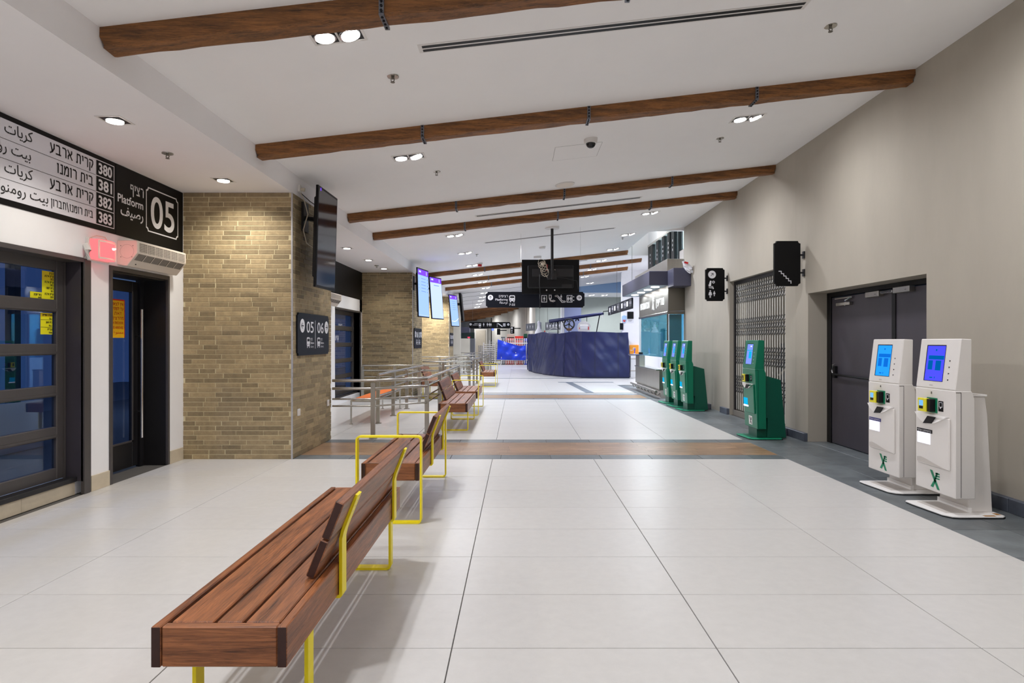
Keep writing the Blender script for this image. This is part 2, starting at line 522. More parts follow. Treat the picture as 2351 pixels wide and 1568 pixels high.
def text(s, size, m, parent, org, ux, uy, align='L', bold=0.0, depth=0.0015, name='lettering', width=None, res=3, off=0.0):
    if any(HEB(c) for c in s):
        return heb_text(s, size, m, parent, org, ux, uy, align, bold, depth, name, width, off)
    cu = bpy.data.curves.new('t', 'FONT')
    cu.body = shape(s); cu.size = 1.0; cu.resolution_u = res
    cu.offset = bold
    cu.extrude = 0.0
    ob = bpy.data.objects.new('t', cu); COL.objects.link(ob)
    dg = bpy.context.evaluated_depsgraph_get()
    me = bpy.data.meshes.new_from_object(ob.evaluated_get(dg))
    bpy.data.objects.remove(ob); bpy.data.curves.remove(cu)
    if not me.vertices:
        return None
    xs = [v.co.x for v in me.vertices]; x0, x1 = min(xs), max(xs)
    sx = size
    if width: sx = width / max(x1-x0, 1e-6)
    sh = {'L': -x0, 'R': -x1, 'C': -(x0+x1)/2}[align]
    ux, uy = Vector(ux).normalized(), Vector(uy).normalized()
    nz = ux.cross(uy)
    base = Vector(org) - (wloc(parent) if parent is not None else Vector((0, 0, 0)))
    for v in me.vertices:
        v.co = base + ux*((v.co.x+sh)*sx) + uy*(v.co.y*size) + nz*(depth+off)
    me.materials.clear()
    me.materials.append(MATS[m])
    me.name = name
    o = bpy.data.objects.new(name, me); COL.objects.link(o)
    if parent is not None: o.parent = parent
    return o
class Flat:
    """flat printed marks on a plane: 2D coordinates (u, v) from org, lifted by lift"""
    def __init__(self, org, ux, uy, lift=0.002):
        self.o = Vector(org); self.ux = Vector(ux).normalized(); self.uy = Vector(uy).normalized()
        self.n = self.ux.cross(self.uy); self.lift = lift; self.mb = MB()
    def P(self, u, v): return self.o + self.ux*u + self.uy*v + self.n*self.lift
    def poly(self, pts):
        self.mb.add([self.P(*p) for p in pts], [tuple(range(len(pts)))]); return self
    def rect(self, u0, v0, u1, v1): return self.poly([(u0,v0),(u1,v0),(u1,v1),(u0,v1)])
    def rrect(self, u0, v0, u1, v1, r, n=4):
        pts = []
        for cx, cy, a0 in ((u1-r, v0+r, -90), (u1-r, v1-r, 0), (u0+r, v1-r, 90), (u0+r, v0+r, 180)):
            for k in range(n+1):
                a = math.radians(a0 + 90*k/n); pts.append((cx+r*math.cos(a), cy+r*math.sin(a)))
        return self.poly(pts)
    def disc(self, u, v, r, n=24):
        return self.poly([(u+r*math.cos(2*math.pi*k/n), v+r*math.sin(2*math.pi*k/n)) for k in range(n)])
    def ring(self, u, v, r0, r1, n=24, a0=0, a1=360):
        for k in range(n):
            a = math.radians(a0+(a1-a0)*k/n); b = math.radians(a0+(a1-a0)*(k+1)/n)
            self.poly([(u+r0*math.cos(a), v+r0*math.sin(a)), (u+r1*math.cos(a), v+r1*math.sin(a)),
                       (u+r1*math.cos(b), v+r1*math.sin(b)), (u+r0*math.cos(b), v+r0*math.sin(b))])
        return self
    def stroke(self, pts, w):
        for (a, b) in zip(pts[:-1], pts[1:]):
            d = Vector((b[0]-a[0], b[1]-a[1])); d.normalize()
            n = Vector((-d.y, d.x))*w/2; e = d*w*0.35
            self.poly([(a[0]-e.x+n.x, a[1]-e.y+n.y), (a[0]-e.x-n.x, a[1]-e.y-n.y), (b[0]+e.x-n.x, b[1]+e.y-n.y), (b[0]+e.x+n.x, b[1]+e.y+n.y)])
        return self
    def frame(self, u0, v0, u1, v1, w):
        self.rect(u0,v0,u1,v0+w); self.rect(u0,v1-w,u1,v1); self.rect(u0,v0+w,u0+w,v1-w); self.rect(u1-w,v0+w,u1,v1-w); return self
    def build(self, name, m, parent, **k): return self.mb.build(name, m, parent, **k)
HL = {'א':[[(0,1),(.66,0)],[(.6,1),(.6,.75),(.42,.5)],[(.06,0),(.06,.3),(.24,.56)]],'ב':[[(0,1),(.4,1),(.5,.88),(.5,0)],[(-.02,0),(.66,0)]],
 'ג':[[(.05,1),(.35,1),(.35,.4),(.48,0)],[(.37,.35),(0,0)]],'ד':[[(0,1),(.65,1)],[(.5,1),(.5,0)]],'ה':[[(0,1),(.48,1),(.58,.88),(.58,0)],[(.08,.6),(.08,0)]],
 'ו':[[(0,1),(.12,1),(.12,0)]],'ז':[[(0,1),(.35,1)],[(.2,1),(.2,0)]],'ח':[[(0,1),(.48,1),(.58,.88),(.58,0)],[(.08,1),(.08,0)]],
 'ט':[[(.05,1),(.05,0),(.58,0),(.58,.85),(.5,1),(.32,1)]],'י':[[(0,1),(.12,1),(.12,.5)]],'כ':[[(0,1),(.4,1),(.52,.85),(.52,.15),(.4,0),(0,0)]],
 'ך':[[(0,1),(.5,1),(.5,-.35)]],'ל':[[(.05,1.35),(.05,1),(.55,1),(.55,.75),(.25,0)]],'מ':[[(0,0),(.12,.6),(.3,1),(.5,1),(.6,.85),(.6,0),(.32,0)],[(.12,.6),(0,1)]],
 'ם':[[(.05,1),(.48,1),(.58,.88),(.58,0),(.05,0),(.05,1)]],'נ':[[(.1,1),(.32,1),(.32,0),(0,0)]],'ן':[[(0,1),(.12,1),(.12,-.35)]],
 'ס':[[(.05,1),(.45,1),(.58,.8),(.55,.3),(.3,0),(.08,.3),(.05,1)]],'ע':[[(.05,1),(.3,.12)],[(.56,1),(.54,.5),(.3,.1),(0,-.1)]],
 'פ':[[(.3,.5),(.05,.5),(.05,1),(.45,1),(.56,.85),(.56,.15),(.45,0),(0,0)]],'ף':[[(.3,.55),(.05,.55),(.05,1),(.45,1),(.55,.85),(.55,-.35)]],
 'צ':[[(0,1),(.5,.05)],[(.52,1),(.52,.7),(.3,.45)],[(0,0),(.58,0)]],'ץ':[[(0,1),(.3,.45)],[(.5,1),(.5,.7),(.25,.4),(.25,-.35)]],
 'ק':[[(0,1),(.48,1),(.58,.88),(.58,.6),(.35,.1)],[(.08,.65),(.08,-.35)]],'ר':[[(0,1),(.38,1),(.5,.86),(.5,0)]],
 'ש':[[(.05,1),(.08,0),(.35,0),(.65,.3),(.7,1)],[(.38,1),(.36,.55),(.1,.35)]],'ת':[[(0,0),(.12,0),(.12,1),(.5,1),(.62,.86),(.62,0)]],
 '|':[[(0,-.1),(0,1.1)]],'\\':[[(0,1.15),(.35,-.2)]]}
def heb_text(s, size, m, parent, org, ux, uy, align, bold, depth, name, width, off):
    """Hebrew lettering drawn with straight strokes, laid out right to left"""
    w = 0.15+min(bold, 0.012)*6
    F = Flat(org, ux, uy, depth+off)
    x = 0.0; strokes = []
    for ch in reversed(s):
        if ch not in HL: x += 0.42; continue
        mx = max(p[0] for st in HL[ch] for p in st)
        for st in HL[ch]: strokes.append([(p[0]+x, p[1]) for p in st])
        x += mx+0.3
    x -= 0.3
    k = 0.56*size; kx = width/x if width else k
    sh = {'L': 0, 'R': -x, 'C': -x/2}[align]
    for st in strokes: F.stroke([((p[0]+sh)*kx, p[1]*k) for p in st], w*k)
    return F.build(name, m, parent)
def arrow_pts(F, u, v, r, ang):
    """black arrow inside a disc"""
    c, s = math.cos(ang), math.sin(ang)
    R = lambda p: (u + r*(p[0]*c - p[1]*s), v + r*(p[0]*s + p[1]*c))
    F.stroke([R((-0.6, 0)), R((0.6, 0))], r*0.18)
    F.stroke([R((0.1, 0.5)), R((0.6, 0)), R((0.1, -0.5))], r*0.18)
def bus_icon(W, B, u, v, w, h):
    """bus front: white body, dark windscreen and lamps; u, v lower left"""
    W.rrect(u, v+h*0.16, u+w, v+h, w*0.22)
    W.rect(u+w*0.1, v, u+w*0.27, v+h*0.2); W.rect(u+w*0.73, v, u+w*0.9, v+h*0.2)
    B.rrect(u+w*0.14, v+h*0.62, u+w*0.86, v+h*0.84, w*0.06)
    B.disc(u+w*0.24, v+h*0.33, w*0.075, 10); B.disc(u+w*0.76, v+h*0.33, w*0.075, 10)
    B.rect(u+w*0.3, v+h*0.88, u+w*0.7, v+h*0.91)
def man_icon(W, u, v, h, skirt=False):
    """standing figure, u centre, v foot"""
    W.disc(u, v+h*0.9, h*0.1, 12)
    if skirt:
        W.poly([(u-h*0.22, v+h*0.32), (u+h*0.22, v+h*0.32), (u+h*0.09, v+h*0.77), (u-h*0.09, v+h*0.77)])
    else:
        W.rrect(u-h*0.13, v+h*0.38, u+h*0.13, v+h*0.77, h*0.05)
    W.rect(u-h*0.09, v, u-h*0.015, v+h*0.4); W.rect(u+h*0.015, v, u+h*0.09, v+h*0.4)
    W.stroke([(u-h*0.13, v+h*0.72), (u-h*0.2, v+h*0.42)], h*0.06)
    W.stroke([(u+h*0.13, v+h*0.72), (u+h*0.2, v+h*0.42)], h*0.06)
def notched(u0, v0, u1, v1, c):
    """outline with scooped corners"""
    pts = []
    for cx, cy, a0 in ((u1, v0, 180), (u1, v1, 270), (u0, v1, 0), (u0, v0, 90)):
        for k in range(4):
            a = math.radians(a0 - 90*k/3)
            pts.append((cx+c*math.cos(a), cy+c*math.sin(a)))
    return pts
def board(name, m, org, ux, uy, pts, t, parent):
    """plate of thickness t behind the plane org/ux/uy"""
    ux, uy = Vector(ux).normalized(), Vector(uy).normalized(); n = ux.cross(uy)
    o = Vector(org)
    k = len(pts)
    vs = [o+ux*p[0]+uy*p[1] for p in pts] + [o+ux*p[0]+uy*p[1]-n*t for p in pts]
    fs = [tuple(range(k)), tuple(range(2*k-1, k-1, -1))] + [(i, i+k, (i+1) % k+k, (i+1) % k) for i in range(k)]
    return MB().add(vs, fs).build(name, m, parent)

# ================================================================== THE SETTING
# ------------------------------------------------------------------ floor
floor = bx('floor', 'grout', -9.5, 8.0, -4.0, 62.0, -0.12, -0.006, kind='structure')
floor['label'] = 'large pale stone floor tiles with slate and wood bands'
floor['category'] = 'floor'
def part_copy(me, name, parent, wpos):
    o = bpy.data.objects.new(name, me)
    o.location = Vector(wpos) - wloc(parent)
    COL.objects.link(o); o.parent = parent
    return o
TILE_CACHE = {}
def plate_mesh(dx, dy, m, h=0.02, top=0.0, tag_='tile', bev=0.0015):
    key = (round(dx, 3), round(dy, 3), m, h)
    if key not in TILE_CACHE:
        mb = MB().box(-dx/2, dx/2, -dy/2, dy/2, -h, top)
        me = bpy.data.meshes.new(tag_)
        me.from_pydata(mb.v, [], mb.f)
        if bev:
            bm = bmesh.new(); bm.from_mesh(me)
            es = [e for e in bm.edges if all(v.co.z > top-1e-5 for v in e.verts)]
            bmesh.ops.bevel(bm, geom=es, offset=bev, segments=1, affect='EDGES')
            bm.to_mesh(me); bm.free()
        me.materials.append(MATS[m])
        TILE_CACHE[key] = me
    return TILE_CACHE[key]
def lay(x0, x1, y0, y1, m, name='tile', g=0.005):
    me = plate_mesh(x1-x0-g, y1-y0-g, m)
    return part_copy(me, name, floor, ((x0+x1)/2, (y0+y1)/2, 0))
cols = [XL+0.14, -2.697, -1.497, -0.297, 0.902, 2.100, 3.2]
rows = [2.824-0.6*2 + 0.6*k for k in range(9)] + [7.38]
rows2 = [8.86 + 0.6*k for k in range(11)] + [15.05]
for rs in (rows, rows2):
    for r0, r1 in zip(rs[:-1], rs[1:]):
        if r1-r0 < 0.12: continue
        for c0, c1 in zip(cols[:-1], cols[1:]):
            if c0 < -3.5 and rs is rows2: c0 = XL
            lay(c0, c1, r0, r1, 'tile')
# narrow border strip by the left wall
for r0, r1 in zip(rows[:-1], rows[1:]):
    if r1-r0 > 0.1: lay(XL, XL+0.14, r0, r1, 'tile')
# slate bands and the slate strip along the right wall
for (y0, y1) in ((7.38, 7.65), (8.59, 8.86), (15.05, 15.35), (16.3, 16.6)):
    xs = [XS+0.0, -2.0, -1.4, -0.8, -0.2, 0.4, 1.0, 1.6, 2.2, 2.8, 3.2]
    for a, b in zip(xs[:-1], xs[1:]):
        lay(a, b, y0, y1, 'slate_light' if y0 > 15 else 'slate', 'slate_tile')
yy = 1.6
while yy < 15.3:
    lay(3.2, 3.62, yy, yy+0.6, 'slate', 'slate_tile')
    lay(3.62, XR+0.02, yy+0.0, yy+0.6, 'slate', 'slate_tile')
    yy += 0.6
for yq in (6.16, 6.76, 7.36, 7.96):
    lay(XR+0.02, 4.34, yq, yq+0.6 if yq < 7.9 else 8.67, 'slate', 'slate_tile')
# wood bands: short planks, each a few pixels deep -> one joined part each
for (y0, y1) in ((7.65, 8.59), (15.35, 16.3)):
    mb = MB(); n = 6; h = (y1-y0)/n
    for i in range(n):
        x = XS - random.random()*0.8
        while x < 3.2:
            L_ = random.choice((0.6, 0.9, 1.2))
            mb.box(max(x, XS)+0.0008, min(x+L_, 3.2)-0.0008, y0+i*h+0.0008, y0+(i+1)*h-0.0008, -0.02, 0.0)
            x += L_
    mb.build('wood_plank', 'floor_wood', floor, kind='stuff')
# tiles too far away (or behind the camera) to tell apart
mb = MB()
y = -4.0
fx = [-9.3, -8.1, -6.9, -5.7, -4.5] + cols[1:]
while y < 61:
    if y < 1.6 or y > 16.55:
        xs = ([XL] + cols[1:6] + [3.2, 4.04]) if y < 1.6 else (fx + [4.4, 5.6, 6.8, 7.9] if y > 19.9 else [XL]+cols[1:])
        for a, b in zip(xs[:-1], xs[1:]):
            mb.box(a+0.0018, b-0.0018, y+0.0018, y+0.5982, -0.02, 0.0)
    y += 0.6
for a, b in zip([XL]+cols[1:-1], cols[1:]):
    mb.box(a+0.002, b-0.002, 16.602, 16.8, -0.02, 0.0)
mb.build('far_tile', 'tile', floor, kind='stuff')
mb = MB()
y = 15.3
while y < 19.9:
    mb.box(3.205, 5.6, y+0.002, y+0.598, -0.02, 0.0); y += 0.6
mb.build('far_slate_tile', 'slate', floor, kind='stuff')
# slate strips set into the far floor
mb = MB()
mb.add([(1.86,17.0,0.0012),(2.09,17.0,0.0012),(1.87,21.5,0.0012),(1.63,21.5,0.0012)], [(0,1,2,3)])
mb.add([(1.4,21.3,0.0013),(3.3,21.3,0.0013),(3.3,21.6,0.0013),(1.4,21.6,0.0013)], [(0,1,2,3)])
mb.add([(-2.6,23.6,0.0012),(4.4,23.6,0.0012),(4.4,23.9,0.0012),(-2.6,23.9,0.0012)], [(0,1,2,3)])
mb.build('slate_inlay', 'slate_light', floor)

# ------------------------------------------------------------------ left wall
mb = MB()
T0, T1 = -4.3, XL
HD = 2.13
mb.box(T0, T1, -4.0, 3.55, 0, ZS+0.05)
mb.box(T0, T1, 3.55, 7.37, HD, ZS+0.05)
mb.box(T0, T1, 5.77, 6.03, 0, HD)
mb.box(T0, T1, 7.07, 7.37, 0, HD)
mb.box(T0, -4.03, 3.55, 5.77, 0, 0.12)
mb.box(T0, T1, 7.37, 13.5, 0, ZS+0.05)
mb.box(T0, T1, 13.5, 15.85, HD, ZS+0.05)
mb.box(T0, T1, 13.5, 15.62, 0, 0.12)
mb.box(T0, T1, 15.62, 36.0, 0, ZS+0.05)
mb.build('wall_left', 'wall_white', kind='structure')
base_l = empty('baseboard_left', (XL, 5.0, 0), kind='structure')
def skirt(y0, y1, x=XL, t=0.012, h=0.145, m='stone_skirt'):
    return MB().box(x, x+t, y0+0.001, y1-0.001, 0, h).build('skirting_piece', m, base_l, 0.002)
skirt(5.77, 6.03); skirt(7.07, 7.355)
for a, b in ((3.6, 4.35), (4.35, 5.05), (5.05, 5.665)):
    MB().box(-4.03, -4.018, a+0.001, b-0.001, 0, 0.115).build('skirting_piece', 'stone_skirt', base_l, 0.002)
skirt(0.5, 2.0); skirt(2.0, 3.5)
# soffit
mb = MB()
mb.box(T0, XS, -4.0, 27.0, ZS, 3.75)
mb.build('ceiling_soffit', 'soffit_paint', kind='structure')
# ------------------------------------------------------------------ ceiling slab
mb = MB()
def slab(x0, x1, y0, y1, t=0.12):
    a, b = zc(x0), zc(x1)
    mb.add([(x0,y0,a),(x1,y0,b),(x1,y1,b),(x0,y1,a),(x0,y0,a+t),(x1,y0,b+t),(x1,y1,b+t),(x0,y1,a+t)],
           [(0,3,2,1),(4,5,6,7),(0,1,5,4),(1,2,6,5),(2,3,7,6),(3,0,4,7)])
slab(XS, XR, -4.0, 15.2)
slab(XS, 3.2, 15.2, 19.3)
slab(XS, 5.6, 19.3, 30.0)
slab(-9.5, 2.0, 30.0, 60.0)
slab(-9.5, XS, 27.0, 30.0)
mb.build('ceiling', 'ceiling_paint', kind='structure')
# bulkhead round the opening above the information booth
mb = MB()
mb.box(3.1, 3.2, 15.2, 19.3, zc(3.2), 5.4)
mb.box(3.1, 7.2, 19.27, 19.4, 4.06, 5.4)
mb.box(3.1, 4.16, 15.1, 15.2, zc(3.2)+0.02, 5.4)
mb.box(4.04, 4.16, 15.2, 19.3, 4.34, 5.4)
mb.box(3.1, 7.2, 13.0, 19.4, 5.4, 5.5)
mb.build('wall_bulkhead', 'ceiling_paint', kind='structure')
# ------------------------------------------------------------------ right wall
mb = MB()
R0, R1 = XR, 4.36
mb.box(R0, R1, -4.0, 6.16, 0, 4.25)
mb.box(R0, R1, 6.16, 8.67, 2.06, 4.25)
mb.box(R0, R1, 8.67, 9.41, 0, 4.25)
mb.box(R0, R1, 9.41, 11.88, 2.53, 4.25)
mb.box(R0, R1, 11.88, 15.15, 0, 4.25)
wr = mb.build('wall_right', 'wall_plaster', kind='structure')
# fine plaster panel joints
mb = MB()
for yj in (3.6, 4.9, 9.05, 12.9, 14.1):
    mb.box(R0-0.0008, R0+0.002, yj-0.002, yj+0.002, 0.1, 4.1)
mb.build('panel_joint', 'wall_plaster', wr)
base_r = empty('baseboard_right', (XR, 5.0, 0), kind='structure')
def skr(y0, y1):
    y = y0
    while y < y1-0.02:
        e = min(y+0.33, y1)
        MB().box(XR-0.055, XR, y+0.002, e-0.002, 0, 0.115).build('skirting_piece', 'slate_skirt', base_r, 0.004)
        y = e
skr(2.1, 6.15); skr(8.68, 9.40); skr(11.89, 12.3); skr(14.3, 15.1)
# back of the hall behind the camera and far ends
bx('wall_back', 'wall_white', -4.3, 4.36, -4.15, -4.0, 0, 4.3, kind='structure')
# far panelled wall, curving away to the left
pts = [(0.98,33.0),(0.86,36.0),(0.70,38.5),(0.26,41.0),(-0.12,43.0),(-0.6,45.0),(-1.15,46.8),(-1.75,48.5),(-2.6,50.6),(-3.7,53.0),(-5.2,55.2),(-9.0,57.0)]
fw = empty('wall_far', (0, 45, 0), kind='structure')
for (a, b) in zip(pts[:-1], pts[1:]):
    A, B = Vector((a[0], a[1], 0)), Vector((b[0], b[1], 0))
    d = (B-A).normalized(); n = Vector((d.y, -d.x, 0))
    nseg = max(1, int((B-A).length/1.3+0.5))
    for k in range(nseg):
        p, q = A+(B-A)*(k/nseg)+d*0.012, A+(B-A)*((k+1)/nseg)-d*0.012
        off = n*0.1
        MB().add([p, q, q+off, p+off, p+Vector((0,0,4)), q+Vector((0,0,4)), q+off+Vector((0,0,4)), p+off+Vector((0,0,4))],
            [(0,3,2,1),(4,5,6,7),(0,1,5,4),(1,2,6,5),(2,3,7,6),(3,0,4,7)]).build('wall_panel', 'far_panel', fw)
mb = MB()
mb.box(0.95, 7.6, 33.0, 33.2, 0, 3.8)
wbr = mb.build('wall_far_right', 'far_grey', kind='structure')
mb = MB(); mb.box(0.9, 7.6, 30.0, 33.0, 3.75, 3.85); mb.build('ceiling_lower', 'ceiling_paint', kind='structure')
mb = MB(); mb.box(1.9, 7.6, 29.9, 30.0, 3.75, 4.75); mb.build('trim_1', 'far_blue', kind='structure')  # the blue light falling on this band is painted into its colour
cl = empty('column', (2.66, 30.3, 0), kind='structure')
bx('column_shaft', 'column_lavender', 2.26, 3.07, 30.05, 30.6, 0, 3.75, cl)
bx('column_edge', 'wall_white', 2.12, 2.255, 30.05, 30.6, 0, 3.75, cl)
mb = MB(); mb.box(4.15, 6.2, 24.8, 25.0, 0, 4.5); mb.build('wall_white_return', 'wall_white', kind='structure')
mb = MB(); mb.box(5.6, 5.8, 15.2, 25.0, 0, 4.6); mb.build('wall_recess', 'wall_white', kind='structure')
mb = MB(); mb.box(-4.3, -2.75, 30.0, 30.3, 0, 3.3); mb.box(-9.5, -4.0, 36.0, 36.2, 0, 3.3)
mb.build('wall_far_left', 'far_panel', kind='structure')
# upper gallery seen through the glazing over the booth
mb = MB()
mb.box(4.16, 7.2, 13.0, 19.3, 3.3, 3.4); mb.box(7.1, 7.2, 13.0, 19.3, 3.4, 5.4); mb.box(4.16, 7.1, 12.9, 13.0, 3.4, 5.4)
mb.box(4.36, 4.46, 13.0, 15.2, 3.4, 5.4)
mb.build('wall_gallery', 'wall_white', kind='structure')
# stair hall behind the folding gate
mb = MB()
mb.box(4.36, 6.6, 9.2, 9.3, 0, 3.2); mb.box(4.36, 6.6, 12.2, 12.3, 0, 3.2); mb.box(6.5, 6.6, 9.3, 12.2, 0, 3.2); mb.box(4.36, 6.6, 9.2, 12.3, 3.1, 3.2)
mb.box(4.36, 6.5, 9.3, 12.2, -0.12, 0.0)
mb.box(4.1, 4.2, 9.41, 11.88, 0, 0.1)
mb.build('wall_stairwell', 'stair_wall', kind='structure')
# outside the left windows
mb = MB(); mb.box(-14, -4.3, 0, 22, -0.15, -0.02); mb.build('platform_pavement', 'outdoor_paving', kind='structure')

# ------------------------------------------------------------------ brick pillars
PITCH, JOINT = 0.0563, 0.0075
def courses(length, nrow, seed):
    rnd = random.Random(seed)
    out = []
    pat = [(0.305, 0.185), (0.185, 0.305), (0.22, 0.275), (0.3, 0.19), (0.275, 0.22), (0.17, 0.315)]
    for r in range(nrow):
        a, b = pat[r % 6]
        x = -rnd.choice((0.05, 0.12, 0.2, 0.26))
        row = []; k = 0
        while x < length:
            L_ = a if k % 2 == 0 else b
            x0, x1 = max(x, 0), min(x+L_, length)
            if x1-x0 > 0.03: row.append((x0, x1))
            x += L_ + JOINT; k += 1
        out.append(row)
    return out
BR = {}
def brick_mesh(L_, hh=PITCH-JOINT, d=0.012):
    key = round(L_, 2)
    if key not in BR:
        mb = MB().box(-key/2, key/2, -d, 0.004, 0, hh)
        me = bpy.data.meshes.new('brick'); me.from_pydata(mb.v, [], mb.f)
        bm = bmesh.new(); bm.from_mesh(me)
        es = [e for e in bm.edges if all(v.co.y < -d+1e-6 for v in e.verts)]
        bmesh.ops.bevel(bm, geom=es, offset=0.0025, segments=1, affect='EDGES')
        bm.to_mesh(me); bm.free()
        me.materials.append(MATS['brick'])
        BR[key] = me
    return BR[key]
NROW = int(ZS/PITCH)+1
for pi, (py0, py1) in enumerate(((7.37, 8.9), (15.85, 17.38), (24.33, 25.86))):
    pil = bx('brick_pillar', 'mortar', XL+0.002, XS-0.004, py0+0.004, py1-0.004, 0, ZS-0.002, kind='structure')
    front = courses(XS-XL-0.012, NROW, 5+pi)
    side = courses(py1-py0-0.004, NROW, 50+pi)
    if pi == 0:
        cand = [(r, a, b) for r, row in enumerate(front) for (a, b) in row]
        cand.sort(key=lambda t: -(t[2]-t[1]))
        keep = set(cand[:300])
        mb = MB()
        for (r, a, b) in cand:
            z = r*PITCH + 0.004
            if (r, a, b) in keep:
                part_copy(brick_mesh(b-a), 'brick', pil, (XL+(a+b)/2, py0+0.012, z))
            else:
                mb.box(XL+a, XL+b, py0, py0+0.016, z, z+PITCH-JOINT)
    else:
        mb = MB()
        for r, row in enumerate(front):
            for (a, b) in row:
                mb.box(XL+a, XL+b, py0, py0+0.014, r*PITCH+0.004, (r+1)*PITCH-JOINT+0.004)
    for r, row in enumerate(side):
        for (a, b) in row:
            mb.box(XS-0.014, XS, py0+0.006+a, py0+0.006+b, r*PITCH+0.004, (r+1)*PITCH-JOINT+0.004)
    mb.build('brickwork', 'brick', pil, kind='stuff')
    MB().box(XS-0.014, XS+0.003, py0-0.003, py0+0.012, 0, ZS).build('corner_trim', 'corner_trim', pil)

# ------------------------------------------------------------------ ceiling beams
def beam(y, x0, x1, straps, label, h=0.12, d=0.18, lod=48, group=None):
    b = empty('ceiling_beam', ((x0+x1)/2, y+d/2, zc((x0+x1)/2)-h), label, 'beam', group)
    mb = MB(); vs = []; n = lod
    rnd = random.Random(int(y*100))
    for i in range(n+1):
        x = x0+(x1-x0)*i/n
        ch = 0.02 if i in (0, n) else 0.0
        z = zc(x)
        J = lambda s=0.006: rnd.uniform(-s, s)
        vs += [(x, y, z+0.002), (x, y+J(0.003), z-h*0.5+J()), (x+ch*(1 if i == 0 else -1), y+0.012+J(), z-h+0.008+J()+ch*0.3), (x, y+0.04+J(), z-h+J()),
               (x, y+d-0.03, z-h+J()), (x, y+d, z-h+0.01+J()), (x, y+d, z+0.002)]
    k = 7
    fs = []
    for i in range(n):
        for j in range(k):
            j2 = (j+1) % k
            fs.append((i*k+j, i*k+j2, (i+1)*k+j2, (i+1)*k+j))
    fs += [tuple(range(k)), tuple(n*k+j for j in range(k-1, -1, -1))]
    mb.add(vs, fs).build('timber', 'beam_wood', b, smooth=False)
    for sx in straps:
        z = zc(sx)
        s = MB()
        s.box(sx-0.016, sx+0.016, y-0.010, y+0.002, z-h, z)
        s.box(sx-0.016, sx+0.016, y-0.010, y+d+0.008, z-h-0.012, z-h+0.004)
        so = s.build('strap', 'strap_metal', b)
        t = MB()
        for q in range(4):
            zq = z-0.015-q*0.03
            t.tube([(sx, y-0.010, zq), (sx, y-0.017, zq)], 0.009, 8)
        for q in range(4):
            yq = y+0.02+q*0.045
            t.tube([(sx, yq, z-h-0.012), (sx, yq, z-h-0.019)], 0.009, 8)
        t.build('stud', 'stud_metal', so)
    return b
GB = 'rough timber beams across the sloping ceiling'
beam(3.97, XS, XR, (-0.865, 0.73, 2.43), 'rough timber ceiling beam nearest the viewer, running out of the top edge', group=GB)
beam(6.33, XS, XR, (-0.964, 0.725, 2.43), 'rough timber ceiling beam with three metal straps just before the dome camera', group=GB)
beam(9.75, XS, XR, (-0.96, 0.735, 2.42), 'rough timber ceiling beam just behind the round ceiling speaker', group=GB)
beam(11.45, XS, XR, (-0.968, 0.744, 2.456), 'rough timber ceiling beam between the two long slot vents', group=GB)
beam(18.2, XS, 3.23, (-0.96, 0.74), 'timber beam that stops short at the opening over the booth', group=GB, lod=24)
beam(20.7, XS, 4.13, (-0.96, 0.74, 2.43), 'longest far timber beam, second behind the hanging monitor', group=GB, lod=24)
beam(22.96, XS, 4.07, (-0.96, 0.74, 2.43), 'third timber beam behind the hanging monitor', group=GB, lod=24)
def wall_x(y):
    for a, b in zip(pts[:-1], pts[1:]):
        if a[1] <= y <= b[1]:
            return a[0]+(b[0]-a[0])*(y-a[1])/(b[1]-a[1])
    return -4
for i in range(9):
    yb = 38.2+i*1.75
    beam(yb, -9.2 if yb > 36 else XS, wall_x(yb)-0.05, (), 'one of the far timber beams packed together above the curved panel wall', group='far beams over the curved wall', lod=10)
# ================================================================== LAMPS
def area(name, parent, loc, power, size, col, spread=150, rot=(0, 0, 0)):
    d = bpy.data.lights.new(name, 'AREA')
    d.shape = 'DISK'; d.size = size; d.energy = power; d.color = col
    d.spread = math.radians(spread)
    o = bpy.data.objects.new(name, d)
    o.location = Vector(loc); o.rotation_euler = rot
    COL.objects.link(o)
    if parent is not None: o.parent = parent
    return o
def twin_light(name='twin_downlight'):
    r = empty(name, (0, 0, 0))
    mb = MB()
    mb.box(-0.19, 0.19, -0.105, -0.088, -0.006, 0.0); mb.box(-0.19, 0.19, 0.088, 0.105, -0.006, 0.0)
    mb.box(-0.19, -0.172, -0.088, 0.088, -0.006, 0.0); mb.box(0.172, 0.19, -0.088, 0.088, -0.006, 0.0)
    mb.box(-0.008, 0.008, -0.088, 0.088, -0.006, 0.0)
    mb.build('frame', 'plastic_white', r)
    MB().box(-0.172, 0.172, -0.088, 0.088, -0.0015, 0.0).build('recess', 'stud_metal', r)  # flat dark plate; its colour stands for the shade of a recess
    for s, tl in ((-1, 0.0), (1, 0.22)):
        lm = MB()
        lm.cyl((0, 0), 0.078, -0.012, 0.012, 24)
        c = Vector((s*0.09, 0, -0.002))
        ro = Matrix.Rotation(-tl, 3, 'Y')
        lm.xform(lambda p: ro @ p + c)
        lo = lm.build('lamp', 'chrome', r, smooth=True)
        ln = MB(); ln.cyl((0, 0), 0.066, -0.018, -0.012, 24); ln.xform(lambda p: ro @ p + c)
        ln.build('lens', 'lamp_cool', lo, smooth=True)
        area('lamp_light', r, (s*0.09, 0, -0.035), P_TWIN, 0.085, COOL, 150, (0, -tl, 0))
    return r
TW = twin_light()
tag(TW, None, 'downlight', 'twin downlights in the sloping ceiling')
tw_pos = []
for yv in (-1.4, 1.5, 4.40, 7.29, 10.06, 12.64, 15.15, 17.55, 20.0, 22.5, 24.95):
    for xv in (-1.27, 2.69):
        tw_pos.append((xv, yv))
side_name = {-1.27: 'above the bench row', 2.69: 'on the ticket machine side'}
